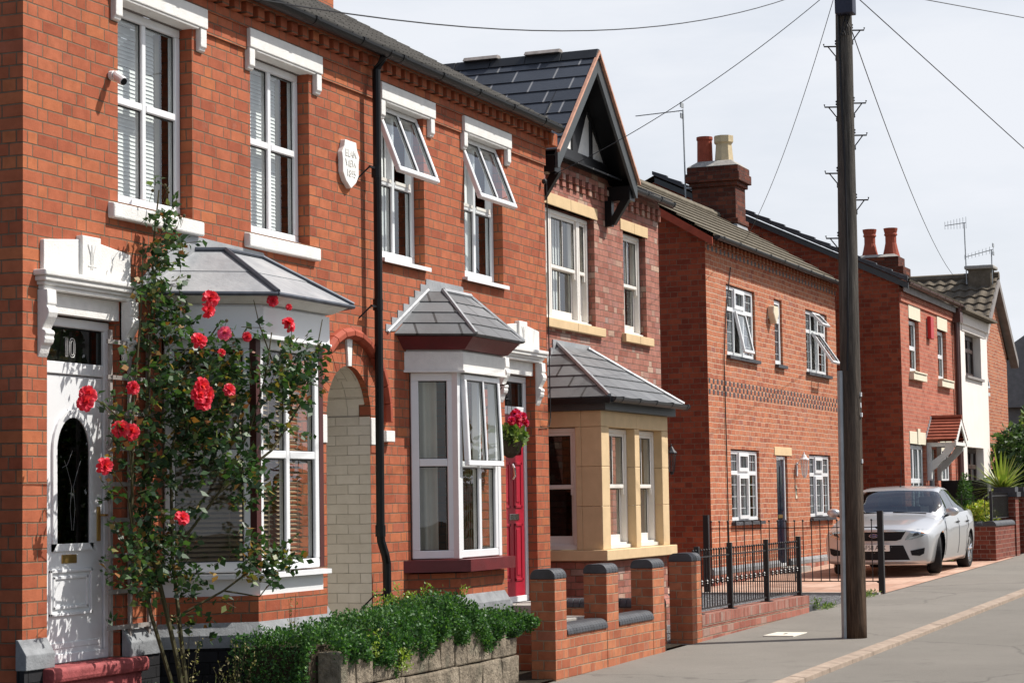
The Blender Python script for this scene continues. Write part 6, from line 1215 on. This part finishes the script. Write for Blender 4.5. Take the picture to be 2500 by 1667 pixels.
def section(s):
    c = [np.array(p) for p in CP(s)]; out = []
    for i in range(len(c)-1):
        p0, p1, p2, p3 = c[max(i-1, 0)], c[i], c[i+1], c[min(i+2, len(c)-1)]
        tight = .28 if i in (2, 3) else .12
        for k in range(seg[i]): t = k/seg[i]; m1, m2 = (p2-p0)*tight*2*.9, (p3-p1)*tight*2*.9; out.append((2*t**3-3*t*t+1)*p1+(t**3-2*t*t+t)*m1+(-2*t**3+3*t*t)*p2+(t**3-t*t)*m2)
    out.append(c[-1]); return out
GRID = [section(s) for s in S]; NR = len(GRID[0]); cut = np.cumsum([0]+seg)   # ring indices of the control points
CARX, CARY, CARZ = 23.30, -.53, GZ(25)+.012
def bend(x, y): return x+.30*(abs(y)/.94)**2.4*max(0., 1-x/1.5)**1.2-.10*(abs(y)/.9)**2*max(0., (x-3.9)/.9)
def cw(x, y, z): return (CARX+bend(x, y), CARY+y, CARZ+z)       # y<0 is the street side
CAR = thing('parked_car', 'silver saloon car parked facing the camera on the paved driveway', 'car', (CARX+2.3, CARY, CARZ))
parts = {}
WH = [(.955, .335), (3.805, .335)]; RA = .375
def put(part, quad, side):
    if part in ('front_door', 'rear_door', 'side_window', 'pillar_trim'): part = (part, side)
    parts.setdefault(part, []).append(quad if side > 0 else quad[::-1])
def snap(x, y, z):
    for wx, wz in WH:
        d = math.hypot(x-wx, z-wz)
        if z < .80 and abs(y) > .55 and d < RA: k = RA/max(d, 1e-5); return (wx+(x-wx)*k, y, wz+(z-wz)*k)
    return (x, y, z)
for side in (-1, 1):
    for i in range(len(xs)-1):
        for j in range(NR-1):
            q = [(xs[i], *GRID[i][j]), (xs[i+1], *GRID[i+1][j]), (xs[i+1], *GRID[i+1][j+1]), (xs[i], *GRID[i][j+1])]; cx = sum(p[0] for p in q)/4; cz = sum(p[2] for p in q)/4; cy = sum(p[1] for p in q)/4
            if cz < .80 and cy > .55 and any(sum(math.hypot(p[0]-wx, p[2]-wz) < RA for p in q) >= 3 for wx, wz in WH): continue
            q = [snap(*p) for p in q]; part = 'body'; f = (j+.5-cut[4])/seg[4]
            if cut[4] <= j < cut[5]:
                if 1.46 < cx < 4.12 and .10 < f < .88:
                    zz = cz
                    if cx < 1.75 and f > .12+(cx-1.46)*2.2: pass
                    elif cx > 3.35 and f > 1.0-(cx-3.35)*.95: pass
                    elif abs(cx-2.62) < .035 or abs(cx-3.50) < .02: part = 'pillar_trim'
                    else: part = 'side_window'
            if (j >= cut[5] or (cut[4] <= j < cut[5] and f > .74 and cx > 1.42)) and 1.36 < cx < 1.99: part = 'windscreen'
            if j >= cut[5] and 3.62 < cx < 4.34: part = 'rear_window'
            if part == 'body' and cut[2]+1 <= j < cut[4]+1 and 1.42 < cx < 2.60: part = 'front_door'
            if part == 'body' and cut[2]+1 <= j < cut[4]+1 and 2.60 < cx < 3.52 and math.hypot(cx-3.805, cz-.335) > .47: part = 'rear_door'
            put(part, [(x, side*y, z) for x, y, z in q], side)
    i = 0
for j in range(NR-1):      # nose and tail caps
    a, b = GRID[0][j], GRID[0][j+1]; K = 6
    for k in range(K):
        t0, t1 = -1+2*k/K, -1+2*(k+1)/K; put('body', [(0, a[0]*t0, a[1]), (0, b[0]*t0, b[1]), (0, b[0]*t1, b[1]), (0, a[0]*t1, a[1])], -1)
    a, b = GRID[-1][j], GRID[-1][j+1]; put('body', [(4.78, -a[0], a[1]), (4.78, a[0], a[1]), (4.78, b[0], b[1]), (4.78, -b[0], b[1])], -1)
PM = {'body': 'car_silver', 'front_door': 'car_silver', 'rear_door': 'car_silver', 'side_window': 'glass_car', 'windscreen': 'glass_car', 'rear_window': 'glass_car', 'pillar_trim': 'black_plastic'}; CO = {}
import bmesh
for key, quads in parts.items():
    part = key if isinstance(key, str) else key[0]
    m = MB()
    for q in quads: m.poly([cw(*p) for p in q])
    o = m.build(part, PM[part], CAR, smooth=True); bm = bmesh.new(); bm.from_mesh(o.data); bmesh.ops.remove_doubles(bm, verts=bm.verts, dist=.0008); bmesh.ops.dissolve_degenerate(bm, edges=bm.edges, dist=.0004)
    if part in ('body', 'front_door', 'rear_door', 'windscreen', 'side_window', 'rear_window'): bmesh.ops.recalc_face_normals(bm, faces=bm.faces)
    bm.to_mesh(o.data); bm.free(); o.data.polygons.foreach_set('use_smooth', [True]*len(o.data.polygons)); CO[key] = o
def nose_x(z):
    """depth of the front face (before the plan bend) at height z on the centre line"""
    prev = None
    if z < .70: return -.002
    for i in range(len(xs)):
        if GRID[i][-1][1] >= z: return xs[i]
    return .3
def front_patch(name, outline, mat, lift=.006, thick=.012, parent=CAR):
    """outline of (y,z) laid over the curved nose"""
    m = MB(); n = len(outline); cy = sum(p[0] for p in outline)/n; cz = sum(p[1] for p in outline)/n; rings = []
    for f in (1., .66, .33, .02): rings.append([(cy+(y-cy)*f, cz+(z-cz)*f) for y, z in outline])
    V = [cw(sx(y, z)-lift, y, z) for rg in rings for y, z in rg]; F = []
    for r in range(3):
        for k in range(n): F.append((r*n+k, r*n+(k+1) % n, (r+1)*n+(k+1) % n, (r+1)*n+k))
    m.add(V, F); o = m.build(name, mat, parent, smooth=True); return o
def sx(y, z):
    """x of the car surface seen from the front at (y,z)"""
    ay = abs(y)
    for i in range(len(xs)):
        sec = GRID[i]; 
        # inside test: z between underside and top at |y|
        top = None
        for j in range(len(sec)-1, 0, -1):
            (y0, z0), (y1, z1) = sec[j], sec[j-1]
            if min(y0, y1)-1e-6 <= ay <= max(y0, y1)+1e-6 and abs(y1-y0) > 1e-6:
                t = (ay-y0)/(y1-y0); top = z0+(z1-z0)*t; break
        if top is not None and z <= top and z >= sec[1][1]-.05:
            ok = ay <= max(p[0] for p in sec if True)
            side_ok = True
            for j in range(1, len(sec)-1):
                (y0, z0), (y1, z1) = sec[j], sec[j+1]
                if (z0-z)*(z1-z) <= 0 and abs(z1-z0) > 1e-6 and j < cut[5]:
                    if ay > y0+(y1-y0)*(z-z0)/(z1-z0)+1e-6: side_ok = False
            if side_ok: return xs[i]
    return .6
def dense(P, k=5): return [(P[i][0]+(P[(i+1) % len(P)][0]-P[i][0])*t/k, P[i][1]+(P[(i+1) % len(P)][1]-P[i][1])*t/k) for i in range(len(P)) for t in range(k)]
front_patch('grille', dense([(-.52, .735), (.52, .735), (.44, .60), (.36, .575), (-.36, .575), (-.44, .60)]), 'ink')
front_patch('grille_bar', dense([(-.52, .74), (.52, .74), (.50, .725), (-.50, .725)]), 'chrome', .011)
front_patch('lower_intake', dense([(-.47, .50), (.47, .50), (.57, .26), (-.57, .26)]), 'ink')
for s in (-1, 1):
    front_patch('fog_recess', dense([(s*.80, .455), (s*.58, .41), (s*.60, .335), (s*.72, .325), (s*.785, .36)]), 'ink', .008)
    hl_ = front_patch('headlight', dense([(s*.50, .585), (s*.53, .64), (s*.61, .74), (s*.68, .77), (s*.79, .765), (s*.822, .75), (s*.815, .68), (s*.76, .64), (s*.62, .595)]), 'chrome', .004)
    front_patch('headlight_lens', dense([(s*.50, .585), (s*.53, .64), (s*.61, .74), (s*.68, .77), (s*.79, .765), (s*.822, .75), (s*.815, .68), (s*.76, .64), (s*.62, .595)]), 'lens_clear', .014, parent=hl_)
    front_patch('indicator', dense([(s*.745, .725), (s*.81, .735), (s*.807, .695), (s*.755, .685)]), 'amber', .009, parent=hl_)
    front_patch('lamp_bowl', dense([(s*.61, .635), (s*.65, .70), (s*.71, .71), (s*.72, .67)]), 'grey_plastic', .007, parent=hl_)
m = MB(); m.box(CARX-.035, CARX-.012, CARY-.26, CARY+.26, CARZ+.405, CARZ+.516); pl_ = m.build('number_plate', 'plate_white', CAR, bevel=.004)
RF = Matrix(((0, 0, -1), (-1, 0, 0), (0, 1, 0)))       # letters upright on a plate that looks to -X
text('plate_text', 'BF58 AFX', .108, 'ink', (CARX-.037, CARY, CARZ+.462), RF, pl_, .001, sx=.88)
m = MB(); m.lathe([(.001, -.02), (.08, -.02), (.085, -.008), (.085, .0)], (0, 0, 0), 20, 'x'); m.v = [(CARX-.012+x, CARY+y, CARZ+.66+z*.42) for x, y, z in m.v]; bd = m.build('badge', 'chrome', CAR)
m = MB(); m.lathe([(.001, -.026), (.066, -.026), (.07, -.018)], (0, 0, 0), 20, 'x'); m.v = [(CARX-.012+x, CARY+y, CARZ+.66+z*.40) for x, y, z in m.v]; m.build('badge_field', 'badge_blue', bd)
text('badge_script', 'Ford', .046, 'chrome', (CARX-.0395, CARY, CARZ+.661), RF, bd, .001)
for s in (-1, 1):
    m = MB(); m.tube([cw(1.55, s*.90, .96), cw(1.52, s*1.02, 1.0)], .02, 6); m.build('mirror_arm', 'black_plastic', CAR)
    m = MB(); c = cw(1.50, s*1.03, 1.035); m.lathe([(.001, -.09), (.05, -.085), (.075, -.05), (.08, .0), (.075, .05), (.05, .075)], (0, 0, 0), 12, 'x'); m.v = [(c[0]+x*.9, c[1]+y*1.45, c[2]+z*.95) for x, y, z in m.v]; m.build('door_mirror', 'car_silver', CAR, smooth=True)
    for dx, dn in ((2.38, 'front_door'), (3.32, 'rear_door')):
        m = MB(); yy = s*.918; m.tube([(CARX+dx, CARY+yy, CARZ+.84), (CARX+dx+.03, CARY+yy+s*.035, CARZ+.845), (CARX+dx+.17, CARY+yy+s*.035, CARZ+.855), (CARX+dx+.20, CARY+yy, CARZ+.855)], .016, 6); m.build('door_handle', 'black_plastic', CO[(dn, s)])
    m = MB(); m.box(CARX+1.06, CARX+1.16, CARY+s*.925, CARY+s*.938, CARZ+.69, CARZ+.715); m.build('side_repeater', 'amber', CAR)
    sh = MB()
    for x_ in (1.41, 2.605, 3.53):
        P = []
        k = int(np.argmin(abs(xs-x_))); 
        for j in range(cut[2]+1, cut[4]): y_, z_ = GRID[k][j]; 
        pts = [Vector(cw(x_ if x_ < 3.5 or GRID[k][j][1] > .72 else 3.36, s*(GRID[k][j][0]+.001), GRID[k][j][1])) for j in range(cut[2]+2, cut[4])]
        sh.tube(pts, .0045, 4)
    sh.build('shut_line', 'ink', CAR)
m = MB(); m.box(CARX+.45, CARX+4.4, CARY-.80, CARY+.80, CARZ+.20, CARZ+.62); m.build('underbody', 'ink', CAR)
m = MB(); m.box(CARX+1.7, CARX+4.0, CARY-.72, CARY+.72, CARZ+.62, CARZ+.80)
for y in (-.36, .36):
    for x in (2.45, 3.35): m.hexa([(CARX+x, CARY+y-.24, CARZ+.8), (CARX+x+.18, CARY+y-.24, CARZ+.8), (CARX+x+.18, CARY+y+.24, CARZ+.8), (CARX+x, CARY+y+.24, CARZ+.8)], [(CARX+x+.12, CARY+y-.2, CARZ+1.12), (CARX+x+.24, CARY+y-.2, CARZ+1.12), (CARX+x+.24, CARY+y+.2, CARZ+1.12), (CARX+x+.12, CARY+y+.2, CARZ+1.12)]); m.box(CARX+x+.15, CARX+x+.24, CARY+y-.12, CARY+y+.12, CARZ+1.14, CARZ+1.30)
m.box(CARX+1.33, CARX+1.75, CARY-.75, CARY+.75, CARZ+.78, CARZ+.95); m.build('cabin_interior', 'grey_plastic', CAR, bevel=.03)
m = MB(); m.tube([(CARX+2.25, CARY, CARZ+1.46), (CARX+2.42, CARY, CARZ+1.90)], .006, 5); m.ball((CARX+2.25, CARY, CARZ+1.465), .025, 8, 5); m.build('roof_aerial', 'black_plastic', CAR)
m = MB(); m.box(CARX+1.645, CARX+1.65, CARY-.60, CARY-.46, CARZ+1.02, CARZ+1.13); m.build('windscreen_sticker', 'plate_white', CAR)
m = MB()
for a, b in ((-.62, -.05), (-.0, .60)): m.tube([cw(1.325, a, 1.01), cw(1.345, b, 1.035)], .010, 5)
m.build('wiper', 'black_plastic', CAR)
def wheel(cx, cyo, s, steer):
    w_ = D.objects.new('wheel', None); COL.objects.link(w_); w_.parent = CAR; w_.location = Vector((CARX+cx, CARY+cyo, CARZ+.335))-parent_off(CAR)
    RZ = Matrix.Rotation(steer, 3, 'Z'); c0 = Vector((CARX+cx, CARY+cyo, CARZ+.335)); T = lambda p: c0+RZ @ Vector((p[0], p[1]*s, p[2]))
    def lt_(m, prof, n=32): m.lathe([(r, y) for r, y in prof], (0, 0, 0), n, 'y')
    m = MB(); lt_(m, [(.215, -.09), (.30, -.105), (.33, -.08), (.335, -.04), (.335, .04), (.33, .08), (.30, .105), (.215, .09)]); m.v = [tuple(T(p)) for p in m.v]; m.build('tyre', 'tyre', w_, smooth=False)
    m = MB(); lt_(m, [(.218, .06), (.222, .10), (.20, .10), (.195, .05)]); lt_(m, [(.001, .06), (.05, .065), (.06, .09), (.001, .10)])
    for k in range(5):
        a = 2*math.pi*k/5+.3
        for da in (-.16, .16):
            p0 = (.05*math.cos(a), .075, .05*math.sin(a)); p1 = (.205*math.cos(a+da), .092, .205*math.sin(a+da)); m.tube([p0, p1], [.026, .02], 6)
    m.v = [tuple(T(p)) for p in m.v]; m.build('rim', 'chrome', w_); m = MB(); lt_(m, [(.001, .03), (.21, .035)]); m.v = [tuple(T(p)) for p in m.v]; m.build('brake_disc', 'grey_plastic', w_)
for (wx, wz) in WH:
    for s in (-1, 1): wheel(wx, s*.80, s, R(16) if wx < 2 else 0.)
m = MB()
for wx, wz in WH:
    for s in (-1, 1):
        for k in range(14):
            a0, a1 = math.pi*k/14, math.pi*(k+1)/14; m.poly([(CARX+wx+RA*math.cos(a), CARY+s*y, CARZ+wz+RA*math.sin(a)) for a, y in ((a0, .89), (a1, .89), (a1, .60), (a0, .60))])
m.build('wheel_arch', 'ink', CAR)
# ------------------------------------------------------------------ the far side of the road (seen only mirrored in the panes)
for x, y, h in ((14, -14.5, 5.5), (23, -15.5, 7.5), (33, -14.0, 6.0), (47, -15, 8)):
    E_ = [(x+random.gauss(0, 1.4), y+random.gauss(0, 1.0), random.uniform(1.2, h-1), 1.2, 1.1, 1.0) for _ in range(14)]
    tree('street_tree', 'green garden tree across the road, mirrored in the window panes', 'tree', (x, y, 0), E_, 2600, .30, 'leaf_tree', (h*.5, .18), 'trees across the road')
